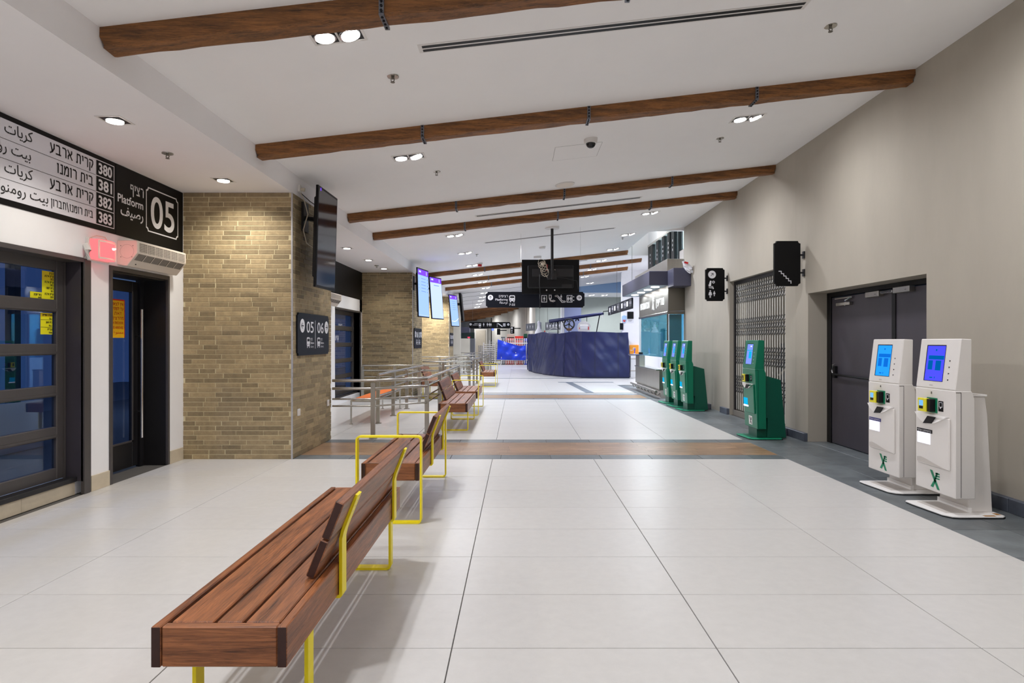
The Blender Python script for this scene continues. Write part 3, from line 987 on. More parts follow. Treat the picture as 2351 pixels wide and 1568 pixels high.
place = {-1.4: 'behind the viewer', 1.5: 'just behind the viewer', 4.40: 'below the nearest timber beam', 7.29: 'behind the second timber beam', 10.06: 'tucked right behind the third timber beam', 12.64: 'just behind the fourth timber beam',
         15.15: 'second behind the fourth timber beam', 17.55: 'just before the shortened timber beam', 20.0: 'just past the shortened beam',
         22.5: 'just before the third far timber beam', 24.95: 'just behind the third far timber beam'}
TWF = copy_tree(TW)
TWF['group'] = 'twin downlights in the sloping ceiling'
for c_ in TWF.children:
    if c_.type == 'LIGHT':
        c_.data = c_.data.copy(); c_.data.energy = P_TWIN_FAR; c_.data.color = COOLER
first = True; first_f = True
for (xv, yv) in tw_pos:
    if yv == 15.15 and xv > 0: pass
    if yv > 12:
        t = TWF if first_f else copy_tree(TWF)
        first_f = False
    else:
        t = TW if first else copy_tree(TW)
        first = False
    t.location = (xv, yv, zc(xv)); t.rotation_euler = (0, -TILT, 0)
    t['label'] = 'twin recessed downlight ' + side_name[xv] + ', ' + place[yv]
ORD = ('first', 'second', 'third', 'fourth', 'fifth', 'sixth')
for i, (xv, yv) in enumerate(((-1.45, 27.2), (-1.65, 29.4), (-1.85, 31.6), (-2.1, 33.9), (-2.35, 36.3), (-3.4, 46.0))):
    t = copy_tree(TWF); t.location = (xv, yv, zc(xv)-0.001); t.rotation_euler = (0, -TILT, 0)
    t['label'] = ORD[i] + ' small twin downlight beyond the third far beam, counted away from the viewer'
    t['group'] = 'far twin downlights'
for i, (xv, yv) in enumerate(((1.6, 31.6), (3.75, 31.4), (4.4, 31.4), (5.6, 31.4))):
    t = copy_tree(TWF); t.location = (xv, yv, 3.749)
    t['label'] = ORD[i] + ' twin downlight from the left in the low ceiling under the blue band'
    t['group'] = 'downlights under the blue band'
for i, (xv, yv, lb) in enumerate(((0.0, 37.2, 'far downlight in front of the curved panel wall, right one'), (-1.3, 42.6, 'far downlight between the packed far beams, middle one'), (-2.6, 47.9, 'far downlight between the packed far beams, left one'), (3.3, 28.4, 'twin downlight just before the blue band'), (4.9, 22.4, 'twin downlight above the white far wall'))):
    t = copy_tree(TWF); t.location = (xv, yv, zc(xv)-0.001); t.rotation_euler = (0, -TILT, 0)
    t['label'] = lb; t['group'] = 'far twin downlights'
def single_light():
    r = empty('soffit_downlight', (0, 0, 0))
    mb = MB()
    mb.box(-0.1, 0.1, -0.1, -0.084, -0.005, 0); mb.box(-0.1, 0.1, 0.084, 0.1, -0.005, 0)
    mb.box(-0.1, -0.084, -0.084, 0.084, -0.005, 0); mb.box(0.084, 0.1, -0.084, 0.084, -0.005, 0)
    mb.build('frame', 'plastic_white', r)
    MB().box(-0.084, 0.084, -0.084, 0.084, -0.0015, 0).build('recess', 'stud_metal', r)  # shaded recess again only coloured in, on a flat plate
    lo = MB().cyl((0, 0), 0.072, -0.012, 0.0, 24).build('lamp', 'chrome', r, smooth=True)
    MB().cyl((0, 0), 0.062, -0.018, -0.012, 24).build('lens', 'lamp_warm', lo, smooth=True)
    area('lamp_light', r, (0, 0, -0.035), P_SOFFIT, 0.12, WARM, 130)
    return r
SL = single_light()
tag(SL, None, 'downlight', 'single downlights in the left soffit')
sof = [(4.96, 'square recessed soffit light in front of the big platform sign'), (6.79, 'recessed soffit light washing the near brick pillar'),
       (11.7, 'recessed soffit light just right of the black wall monitor'), (13.4, 'middle soffit light of the second bay'), (14.95, 'soffit light closest to the second brick pillar'),
       (23.55, 'soffit light washing the third brick pillar'), (2.6, 'soffit light beside the viewer'), (0.0, 'soffit light behind the viewer'), (20.5, 'soffit light hidden in the third bay')]
for i, (yv, lb) in enumerate(sof):
    t = SL if i == 0 else copy_tree(SL)
    t.location = (-3.2, yv, ZS); t['label'] = lb
# the pillar-washing lamps are tilted towards their pillars and stronger
def wash(o, e, tilt, spread):
    for c_ in o.children:
        if c_.type == 'LIGHT':
            c_.data = c_.data.copy(); c_.data.energy = e; c_.data.spread = math.radians(spread); c_.rotation_euler = (tilt, 0, 0)
for o in list(COL.objects):
    if o.name.startswith('soffit_downlight'):
        if abs(o.location.y-6.79) < 0.01: wash(o, 8.5, math.radians(14), 125)
        if abs(o.location.y-23.55) < 0.01: wash(o, 22, math.radians(16), 125)
        if 11 < o.location.y < 15: wash(o, 5.5, 0.0, 130)
# stronger wash on the third pillar comes from two lamps
t = copy_tree(SL); t.location = (-2.95, 23.55, ZS); t['label'] = 'second soffit light washing the third brick pillar'

# ------------------------------------------------------------------ sprinklers, camera, speaker, vents
def sprinkler():
    r = empty('fire_sprinkler', (0, 0, 0))
    MB().cyl((0, 0), 0.05, -0.008, 0, 16, 0.052).build('rose', 'steel', r, smooth=True)
    mb = MB(); mb.cyl((0, 0), 0.012, -0.022, -0.006, 8)
    mb.ribbon([(-0.011, -0.02), (-0.014, -0.035), (0, -0.048), (0.014, -0.035), (0.011, -0.02)], 0.005, 'y', -0.004, 0.004)
    mb.build('nozzle', 'steel_dark', r)
    MB().cyl((0, 0), 0.018, -0.052, -0.048, 12).build('deflector', 'steel_dark', r)
    return r
SP = sprinkler(); tag(SP, None, 'sprinkler', 'fire sprinklers')
spr = [(-1.03, 5.15, 'chrome fire sprinkler between the slot vent and the second beam, left'), (2.58, 5.14, 'chrome fire sprinkler in the upper right of the ceiling'),
       (-1.04, 8.02, 'small fire sprinkler left of centre before the third beam'), (2.59, 7.98, 'small fire sprinkler right of centre before the third beam'),
       (-3.27, 5.83, 'fire sprinkler in the soffit between the two near soffit lights'), (-3.25, 14.4, 'tiny fire sprinkler in the far soffit'),
       (-1.02, 15.6, 'tiny fire sprinkler beyond the fourth beam, left'), (2.63, 15.6, 'tiny fire sprinkler beyond the fourth beam, right')]
for i, (xv, yv, lb) in enumerate(spr):
    t = SP if i == 0 else copy_tree(SP)
    t.location = (xv, yv, ZS if xv < XS else zc(xv)+0.003); t['label'] = lb
r = empty('dome_camera', (0.87, 7.4, zc(0.87)), 'white ceiling dome camera with dark smoked bubble', 'camera')
z = zc(0.87)
MB().cyl((0.87, 7.4), 0.075, z-0.055, z+0.01, 24, 0.082).build('housing', 'plastic_white', r, smooth=True)
MB().dome((0.87, 7.4, z-0.055), 0.058, 0.055, 20).build('bubble', 'dome_smoke', r, smooth=True)
r = empty('ceiling_speaker', (0.72, 9.46, zc(0.72)), 'round white ceiling speaker just before the third beam', 'speaker')
r.rotation_euler = (0, -TILT, 0)
o = MB().cyl((0, 0), 0.15, -0.012, 0.0, 28).build('rim', 'plastic_white', None, smooth=True)
o.location = (0, 0, -0.012); o.parent = r
o = MB().cyl((0, 0), 0.13, -0.015, -0.012, 28).build('mesh_grille', 'plastic_ivory', None, smooth=True); o.location = (0, 0, -0.015); o.parent = r
# access hatch
hx0, hx1, hy0, hy1 = 0.46, 1.03, 7.57, 8.14
mb = MB()
def cstrip(x0, x1, y0, y1, t=0.0012):
    mb.add([(x0,y0,zc(x0)-t),(x1,y0,zc(x1)-t),(x1,y1,zc(x1)-t),(x0,y1,zc(x0)-t),(x0,y0,zc(x0)),(x1,y0,zc(x1)),(x1,y1,zc(x1)),(x0,y1,zc(x0))],
        [(0,3,2,1),(4,5,6,7),(0,1,5,4),(1,2,6,5),(2,3,7,6),(3,0,4,7)])
cstrip(hx0, hx1, hy0, hy1)
hh = mb.build('access_hatch', 'ceiling_paint', label='square flush access hatch beside the dome camera', cat='hatch')
mb = MB()
for (a, b, c, d) in ((hx0-0.003, hx0+0.0, hy0, hy1), (hx1, hx1+0.003, hy0, hy1), (hx0, hx1, hy0-0.004, hy0), (hx0, hx1, hy1, hy1+0.004)):
    cstrip(a, b, c, d, 0.0008)
mb.build('hatch_joint', 'grout', hh)
def slot_vent(y, w, lb, x0=-0.75, x1=2.2, two=True):
    global mb
    v = empty('slot_vent', ((x0+x1)/2, y, zc((x0+x1)/2)), lb, 'air vent', 'long slot vents in the ceiling')
    mb = MB(); cstrip(x0, x1, y-w/2, y+w/2, 0.004); mb.build('vent_frame', 'plastic_white', v)
    for (a, b) in (((-0.34, -0.06), (0.1, 0.38)) if two else ((-0.3, 0.3),)):
        mb = MB(); cstrip(x0+0.03, x1-0.03, y+a*w, y+b*w, 0.0055); mb.build('slot', 'plastic_black', v)
slot_vent(4.73, 0.13, 'long twin-slot ceiling vent near the top of the view')
slot_vent(11.03, 0.13, 'long slot vent between the third and fourth timber beams')
slot_vent(14.0, 0.11, 'long thin slot vent behind the fourth timber beam')
slot_vent(19.5, 0.10, 'thin slot vent between the far beams')
for i, yv in enumerate((26.3, 28.3, 30.6, 33.0)):
    slot_vent(yv, 0.10, ORD[i] + ' faint slot vent in the plain ceiling beyond the far beams', -2.4 if yv < 27 else -3.2, 1.2 if yv > 30 else 2.2)
r = empty('fire_beacon', (-1.05, 17.35, zc(-1.05)), 'small red fire beacon on the far ceiling', 'beacon')
zb = zc(-1.05)
MB().box(-1.13, -0.97, 17.28, 17.42, zb-0.03, zb).build('base', 'plastic_white', r)
MB().cyl((-1.05, 17.35), 0.06, zb-0.09, zb-0.03, 12).build('lens', 'red_paint', r)
r = empty('ceiling_sensor', (0.62, 15.6, zc(0.62)), 'small white wireless antenna box on the ceiling by the monitor pole', 'sensor')
zb = zc(0.62)
MB().cyl((0.62, 15.6), 0.07, zb-0.05, zb+0.01, 14, 0.09).build('box', 'plastic_white', r)
MB().box(0.45, 0.66, 17.2, 17.3, zc(0.5)-0.05, zc(0.5)).build('emergency_sign_housing', 'plastic_white', label='small white ceiling fitting behind the monitor pole', cat='fitting')

# ================================================================== LEFT WALL
# ------------------------------------------------------------------ windows
def window(name, y0, y1, lb, refl=False):
    """dark aluminium window with stacked horizontal panes; opening from y0 to y1"""
    w_ = empty(name, (-4.1, (y0+y1)/2, 0.13), lb, 'window', None, 'structure')
    XF = -4.10
    fr = MB()
    ry = y1-0.10                            # inner edge of the trim post
    # outer frame around the panes
    fr.box(XF-0.05, XF, ry-0.12, ry-0.0, 0.16, 2.13); fr.box(XF-0.05, XF, y0, y0+0.12, 0.16, 2.13)
    fr.box(XF-0.05, XF, y0+0.12, ry-0.12, 2.02, 2.13); fr.box(XF-0.05, XF, y0+0.12, ry-0.12, 0.16, 0.265)
    fr.build('window_frame', 'alu_dark', w_, 0.006)
    MB().box(XF-0.04, XF+0.012, ry-0.045, ry-0.03, 0.16, 2.1).build('frame_bead', 'alu_dark', w_)
    MB().box(XF, -4.0, y0, ry, 0.12, 0.16).build('window_sill', 'black_metal', w_, 0.003)
    # reveal lining and trim post on the wall plane
    MB().box(-4.12, XL+0.0, ry-0.0, ry+0.02, 0.12, 2.13).build('reveal', 'door_dark', w_)
    p = MB(); p.box(XL-0.02, XL+0.015, ry, y1-0.02, 0, 2.15); p.box(XL-0.01, XL+0.008, y1-0.02, y1, 0, 2.15)
    p.build('trim_post', 'alu_dark', w_, 0.003)
    MB().box(-4.12, XL+0.012, y0, ry, 2.11, 2.15).build('head_trim', 'alu_dark', w_, 0.002)
    zs = [0.265, 0.53, 0.633, 0.90, 1.0, 1.27, 1.37, 1.648, 1.76, 2.02]
    for i in range(5):
        a, b = zs[2*i], zs[2*i+1]
        MB().box(XF-0.03, XF-0.024, y0+0.11, ry-0.11, a-0.01, b+0.01).build('pane', 'pane', w_)
        if i < 4:
            rr = MB(); rr.box(XF-0.05, XF, y0+0.12, ry-0.12, b, zs[2*i+2]); rr.build('rail', 'alu_dark', w_, 0.006)
            MB().box(XF, XF+0.006, y0+0.12, ry-0.12, b+0.012, b+0.03).build('rail_bead', 'alu_dark', w_)
    return w_
w1 = window('window_1', 3.56, 5.77, 'dark aluminium window with five stacked panes by the platform sign')
w2 = window('window_2', 13.5, 15.72, 'dark aluminium window with stacked panes in the second bay')
text('רציף', 0.2, 'letter_white', w2, (-4.12, 14.35, 1.68), (0, 1, 0), (0, 0, 1), 'L', 0.02, off=0.004)
text('קרית', 0.16, 'letter_white', w2, (-4.12, 14.1, 1.43), (0, 1, 0), (0, 0, 1), 'L', 0.02, off=0.004)
# yellow stickers on the panes (things stuck on the glass)
UY, UZ = (0, 1, 0), (0, 0, 1)
st = empty('sticker', (-4.12, 5.4, 1.72), 'yellow route sticker sheet on the top window pane', 'sticker')
SX = -4.1225
rowsS = [('חברון', 'h'), ('קרית ארבע', 'h'), ('383', 'n'), ('קרית ארבע', 'h'), ('382', 'n'), ('בית רומנו', 'h'), ('381', 'n'), ('קרית ארבע', 'h'), ('380', 'n')]
MB().box(SX, SX+0.001, 5.407, 5.545, 1.755, 2.006).build('sheet', 'sticker_yellow', st)
MB().box(SX, SX+0.001, 5.275, 5.407, 1.755, 1.815).build('sheet_tail', 'sticker_yellow', st)
MB().box(SX, SX+0.0012, 5.407, 5.545, 1.925, 2.006).build('sheet_band', 'sticker_yellow_dark', st)
for i, (tx, k) in enumerate(rowsS):
    text(tx, 0.027, 'letter_black', st, (SX+0.0012, 5.538, 1.982-i*0.0262), UY, UZ, 'R', 0.012, res=2)
text('באר שבע', 0.027, 'letter_black', st, (SX+0.0012, 5.4, 1.786), UY, UZ, 'R', 0.012, res=2)
text('440', 0.027, 'letter_black', st, (SX+0.0012, 5.4, 1.760), UY, UZ, 'R', 0.012, res=2)
st = empty('sticker', (-4.12, 5.45, 1.46), 'small three-row yellow route sticker on the second window pane', 'sticker')
MB().box(SX, SX+0.001, 5.39, 5.527, 1.452, 1.64).build('sheet', 'sticker_yellow', st)
MB().box(SX, SX+0.0012, 5.39, 5.527, 1.605, 1.64).build('sheet_band', 'sticker_yellow_dark', st)
fl = Flat((SX+0.001, 0, 0), UY, UZ, 0.001); fl.rect(5.39, 1.578, 5.527, 1.581); fl.rect(5.39, 1.513, 5.527, 1.516); fl.build('rule', 'letter_black', st)
for i, tx in enumerate(('מעלה אפרים', '961', 'בית שאן', '962', 'טבריה', '948')):
    text(tx, 0.026, 'letter_black', st, (SX+0.0012, 5.522, 1.613-i*0.031), UY, UZ, 'R', 0.012, res=2)
# ------------------------------------------------------------------ glass door to the platform
d1 = empty('door_1', (-4.2, 6.55, 0), 'dark framed glass platform door in a deep recess under the air heater', 'door', None, 'structure')
fr = MB()
fr.box(XL-0.02, XL+0.012, 6.03, 6.075, 0.0, 2.13); fr.box(XL-0.02, XL+0.012, 7.035, 7.07, 0, 2.13); fr.box(XL-0.02, XL+0.012, 6.075, 7.035, 2.085, 2.13)
fr.build('door_frame', 'alu_dark', d1, 0.004)
lin = MB(); lin.box(-4.28, XL-0.02, 7.04, 7.06, 0, 2.1); lin.box(-4.28, XL-0.02, 6.04, 6.06, 0, 2.1); lin.box(-4.28, XL-0.02, 6.06, 7.04, 2.07, 2.09)
lin.build('reveal', 'black_metal', d1)
DX = -4.23
lf = MB()
lf.box(DX-0.04, DX, 6.06, 6.16, 0.02, 2.05); lf.box(DX-0.04, DX, 6.85, 6.95, 0.02, 2.05); lf.box(DX-0.04, DX, 6.16, 6.85, 1.93, 2.05); lf.box(DX-0.04, DX, 6.16, 6.85, 0.02, 0.30)
leaf = lf.build('door_leaf', 'black_metal', d1, 0.004)
MB().box(DX-0.024, DX-0.018, 6.15, 6.86, 0.29, 1.94).build('pane', 'pane', leaf)
bd = MB(); bd.box(DX, DX+0.008, 6.835, 6.855, 0.29, 1.94); bd.box(DX, DX+0.008, 6.16, 6.855, 0.29, 0.31)
bd.build('glazing_bead', 'alu_dark', leaf)
jb = MB(); jb.box(DX-0.03, DX+0.02, 6.96, 7.04, 0, 2.07); jb.build('jamb', 'black_metal', d1)
hd = MB(); hd.tube([(DX+0.075, 6.9, 0.33), (DX+0.075, 6.9, 1.745)], 0.016, 12)
ho = hd.build('pull_handle', 'chrome', d1, smooth=True)
hs = MB()
for zz in (0.62, 1.45): hs.tube([(DX, 6.9, zz), (DX+0.075, 6.9, zz)], 0.009, 8)
hs.build('handle_standoff', 'black_metal', ho)
st = empty('sticker', (DX, 6.6, 1.4), 'orange warning sticker with red border on the glass door', 'sticker')
OX = DX-0.0165
board('sheet_border', 'sticker_red', (OX+0.001, 0, 0), UY, UZ, [(6.2,1.43),(6.735,1.43),(6.745,1.44),(6.745,1.83),(6.735,1.84),(6.2,1.84)], 0.001, st)
board('sheet', 'sticker_orange', (OX+0.002, 0, 0), UY, UZ, [(6.21,1.43),(6.732,1.43),(6.732,1.825),(6.21,1.825)], 0.001, st)
for i, tx in enumerate(('אין לצאת מהדלת', 'עד לפתיחת השער', 'זאת על מנת', 'מהרציף לחינם', 'DO NOT GO THROUGH THE DOOR', 'BEFORE BUS ARRIVES', 'ممنوع الخروج')):
    text(tx, 0.045 if i < 4 else 0.04, 'letter_red', st, (OX+0.002, 6.715 if i != 2 else 6.68, 1.775-i*0.05), UY, UZ, 'R', 0.012, res=2, width=(0.36 if i not in (4, 5) else (0.46 if i == 4 else 0.34)))
# ------------------------------------------------------------------ platform sign
SXX = XL+0.008
sg = empty('platform_sign', (SXX, 5.7, 2.44), 'long black platform sign with white route list and number 05', 'sign')
MB().box(XL, SXX, 3.56, 6.118, 2.44, 3.142).build('sign_panel', 'sign_black', sg, 0.003)
MB().box(XL, SXX, 6.122, 7.352, 2.44, 3.142).build('sign_panel', 'sign_black', sg, 0.003)
F = Flat((SXX, 0, 0), UY, UZ, 0.0015)
F.rect(3.6, 2.488, 5.826, 3.10)
F.build('route_panel', 'sign_white', sg)
F = Flat((SXX, 0, 0), UY, UZ, 0.0022)
for k in range(1, 4): F.rect(3.6, 2.488+0.153*k-0.002, 5.826, 2.488+0.153*k+0.002)
F.build('row_rule', 'letter_black', sg)
F = Flat((SXX, 0, 0), UY, UZ, 0.0022)
F.frame(5.826, 2.488, 6.095, 3.10, 0.008)
for k in range(1, 4): F.rect(5.826, 2.488+0.153*k-0.004, 6.095, 2.488+0.153*k+0.004)
F.build('number_grid', 'letter_white', sg)
for i, (num, he, ar) in enumerate((('380', 'קרית ארבע', 'كريات أربع'), ('381', 'בית רומנו', 'بيت رومنو'), ('382', 'קרית ארבע', 'كريات أربع'), ('383', 'בית רומנו\\חברון', 'بيت رومنو/الخليل'))):
    zb = 2.488+0.153*(3-i)
    text(num, 0.138, 'letter_white', sg, (SXX, 5.962, zb+0.028), UY, UZ, 'C', 0.03, off=0.002, width=0.195)
    if i < 3:
        text(he, 0.132, 'letter_black', sg, (SXX, 5.785, zb+0.045), UY, UZ, 'R', 0.004, off=0.002, width=0.525 if i != 1 else 0.445)
        text(ar, 0.118, 'letter_black', sg, (SXX, 5.07 if i != 1 else 5.05, zb+0.055), UY, UZ, 'R', 0.003, off=0.002)
    else:
        text(he, 0.1, 'letter_black', sg, (SXX, 5.785, zb+0.05), UY, UZ, 'R', 0.0, off=0.002, width=0.515)
        text(ar, 0.118, 'letter_black', sg, (SXX, 5.236, zb+0.055), UY, UZ, 'R', 0.003, off=0.002)
text('רציף', 0.145, 'letter_white', sg, (SXX, 6.565, 2.905), UY, UZ, 'R', 0.004, off=0.002)
text('Platform', 0.115, 'letter_white', sg, (SXX, 6.565, 2.775), UY, UZ, 'R', 0.016, off=0.002, width=0.42)
text('رصيف', 0.14, 'letter_white', sg, (SXX, 6.565, 2.655), UY, UZ, 'R', 0.014, off=0.002)
o1 = notched(6.616, 2.565, 7.243, 3.04, 0.035); o2 = notched(6.629, 2.578, 7.230, 3.027, 0.035)
F = Flat((SXX, 0, 0), UY, UZ, 0.002)
for i in range(len(o1)):
    j = (i+1) % len(o1); F.poly([o1[i], o1[j], o2[j], o2[i]])
F.build('number_frame', 'letter_white', sg)
text('05', 0.48, 'letter_white', sg, (SXX, 6.93, 2.63), UY, UZ, 'C', 0.012, off=0.002, width=0.46, res=6)
sg2 = empty('platform_sign', (SXX, 12.5, 2.44), 'plain black platform sign panel over the second bay', 'sign')
MB().box(XL, SXX, 9.2, 12.5, 2.44, 3.142).build('sign_panel', 'sign_black', sg2, 0.003)
MB().box(XL, SXX, 12.504, 15.83, 2.44, 3.142).build('sign_panel', 'sign_black', sg2, 0.003)
# ------------------------------------------------------------------ red emergency lamp
r = empty('emergency_lamp', (XL, 5.85, 2.13), 'glowing red emergency lamp in a grey case above the window corner', 'lamp')
MB().box(XL, XL+0.03, 5.70, 6.0, 2.135, 2.345).build('back_plate', 'plastic_white', r, 0.006)
ln = MB(); nn = 8
prof = [(XL+0.03, 5.715)] + [(XL+0.10+0.03*math.sin(math.pi*k/nn), 5.73+0.24*k/nn) for k in range(nn+1)] + [(XL+0.03, 5.985)]
ln.prism(prof, 'z', 2.15, 2.335)
ln.build('lens', 'red_lamp', r, 0.006, smooth=True)
cr_ = MB(); prof2 = [(p[0]+0.003, p[1]) for p in prof[1:-1]]
pp = prof2 + [(p[0]-0.004, p[1]) for p in reversed(prof2)]
for (z0, z1) in ((2.155, 2.17), (2.31, 2.325)): cr_.prism(pp, 'z', z0, z1)
cr_.box(XL+0.10, XL+0.108, 5.728, 5.742, 2.155, 2.325); cr_.box(XL+0.10, XL+0.108, 5.958, 5.972, 2.155, 2.325)
cr_.build('bezel', 'plastic_ivory', r)
MB().dome((XL+0.131, 5.9, 2.27), 0.02, 0.02, 10).build('bulb_glow', 'red_lamp_core', r)
MB().tube([(XL+0.02, 5.69, 2.27), (XL+0.05, 5.66, 2.22), (XL+0.03, 5.68, 2.15)], 0.03, 8).build('cable_gland', 'plastic_white', r, smooth=True)
MB().tube([(XL+0.02, 5.72, 2.34), (XL+0.05, 5.78, 2.372), (XL+0.05, 5.9, 2.375), (XL+0.02, 5.99, 2.34)], 0.004, 6).build('wire_loop', 'cable_beige', r)
pl = bpy.data.lights.new('red_glow', 'POINT'); pl.energy = 0.8; pl.color = (1, 0.12, 0.12); pl.shadow_soft_size = 0.05
po = bpy.data.objects.new('red_glow', pl); COL.objects.link(po); po.parent = r; po.location = Vector((XL+0.17, 5.88, 2.25))-wloc(r)
# ------------------------------------------------------------------ air heaters
def heater(y0, y1, lb):
    r = empty('air_heater', (XL, (y0+y1)/2, 2.14), lb, 'heater')
    prof = [(0, 2.39), (0.19, 2.39), (0.2, 2.38), (0.2, 2.268), (0.10, 2.14), (0.09, 2.135), (0, 2.15)]
    MB().prism([(XL+p[0], p[1]) for p in prof], 'y', y0, y1).build('casing', 'plastic_ivory', r, 0.006)
    n = 6; wv = (y1-y0-0.06)/n
    dv = Vector((0.10-0.2, 0, 2.14-2.268)); dv.normalize(); nv = Vector((-dv.z, 0, dv.x))
    if nv.x < 0: nv = -nv
    for k in range(n):
        a = y0+0.03+k*wv+0.006; b = y0+0.03+(k+1)*wv-0.006
        MB().box(XL+0.2, XL+0.2012, a, b, 2.278, 2.366).build('front_grille', 'grille_dark', r)
        m_ = MB(); q = 0
        yq = a
        while yq < b-0.012:
            m_.box(XL+0.2012, XL+0.2025, yq, yq+0.0032, 2.278, 2.366); yq += 0.016
        zz = 2.284
        while zz < 2.364:
            m_.box(XL+0.2012, XL+0.2027, a, b, zz, zz+0.0032); zz += 0.016
        m_.build('grille_mesh', 'plastic_ivory', r, kind='stuff')
        P0 = Vector((XL+0.2, 0, 2.268))+dv*0.012+nv*0.001; P1 = P0+dv*0.075
        g = MB(); g.add([(P0.x, a, P0.z), (P0.x, b, P0.z), (P1.x, b, P1.z), (P1.x, a, P1.z)], [(0, 1, 2, 3)])
        g.build('lower_grille', 'grille_dark', r)
        m_ = MB(); yq = a
        while yq < b-0.01:
            Q0, Q1 = P0+nv*0.001, P1+nv*0.001
            m_.add([(Q0.x, yq, Q0.z), (Q0.x, yq+0.004, Q0.z), (Q1.x, yq+0.004, Q1.z), (Q1.x, yq, Q1.z)], [(0, 1, 2, 3)]); yq += 0.012
        m_.build('grille_mesh', 'kiosk_recess', r, kind='stuff')
    e = MB(); e.torus((XL+0.1, y0-0.001, 2.28), 0.068, 0.0015, 'y', 24, 4); e.build('side_ring', 'kiosk_recess', r)
    s = MB()
    for (a, b) in ((0.04, 2.335), (0.16, 2.335), (0.04, 2.225), (0.15, 2.225)):
        s.tube([(XL+a, y0-0.001, b), (XL+a, y0-0.004, b)], 0.004, 6)
    s.build('screw', 'grille_dark', r)
    b_ = MB(); b_.box(XL+0.118, XL+0.122, y0+0.1, y0+0.115, 2.158, 2.17); b_.build('switch', 'plastic_black', r)
    return r
heater(6.15, 7.06, 'ivory air heater with two grille rows above the glass door')
heater(12.4, 13.3, 'air heater half hidden behind the near brick pillar')
# ------------------------------------------------------------------ things outside the window (seen through the glass)
r = empty('platform_bench', (-6.3, 5.5, 0), 'pale platform shelter panel seen through the lower window panes', 'shelter')
MB().box(-6.4, -6.3, 3.4, 8.3, 0.0, 0.62).build('panel', 'outdoor_pale', r)
for yv in (4.1, 7.9): MB().box(-6.45, -6.33, yv-0.05, yv+0.05, 0, 2.6).build('post', 'black_metal', r)
r = empty('outdoor_kiosk', (-7.4, 6.6, 0), 'blue-lit pale machine seen dimly through the near window', 'machine')
MB().box(-7.6, -7.2, 6.1, 7.0, 0.05, 1.75).build('cabinet', 'outdoor_pale', r, 0.02)
MB().box(-7.2, -7.195, 6.3, 6.8, 1.1, 1.6).build('display', 'lcd_block_blue', r)
r = empty('outdoor_fill', (-6.5, 4.8, 2.9), 'added unseen cool fill lamp outside the left windows', 'lamp')  # added out of view to light the ground and panels outside
MB().box(-7.1, -5.9, 4.7, 4.9, 2.92, 2.97).build('housing', 'alu_dark', r)
MB().box(-7.05, -5.95, 4.72, 4.88, 2.91, 2.92).build('diffuser', 'kiosk_lcd_lilac', r)
area('outdoor_fill_light', r, (0, 0, 0.0), 32, 0.5, (0.55, 0.7, 1.0), 170)
t = copy_thing(r, (-6.5, 12.5, 2.9), 'second added unseen cool fill lamp outside, beyond the near pillar')
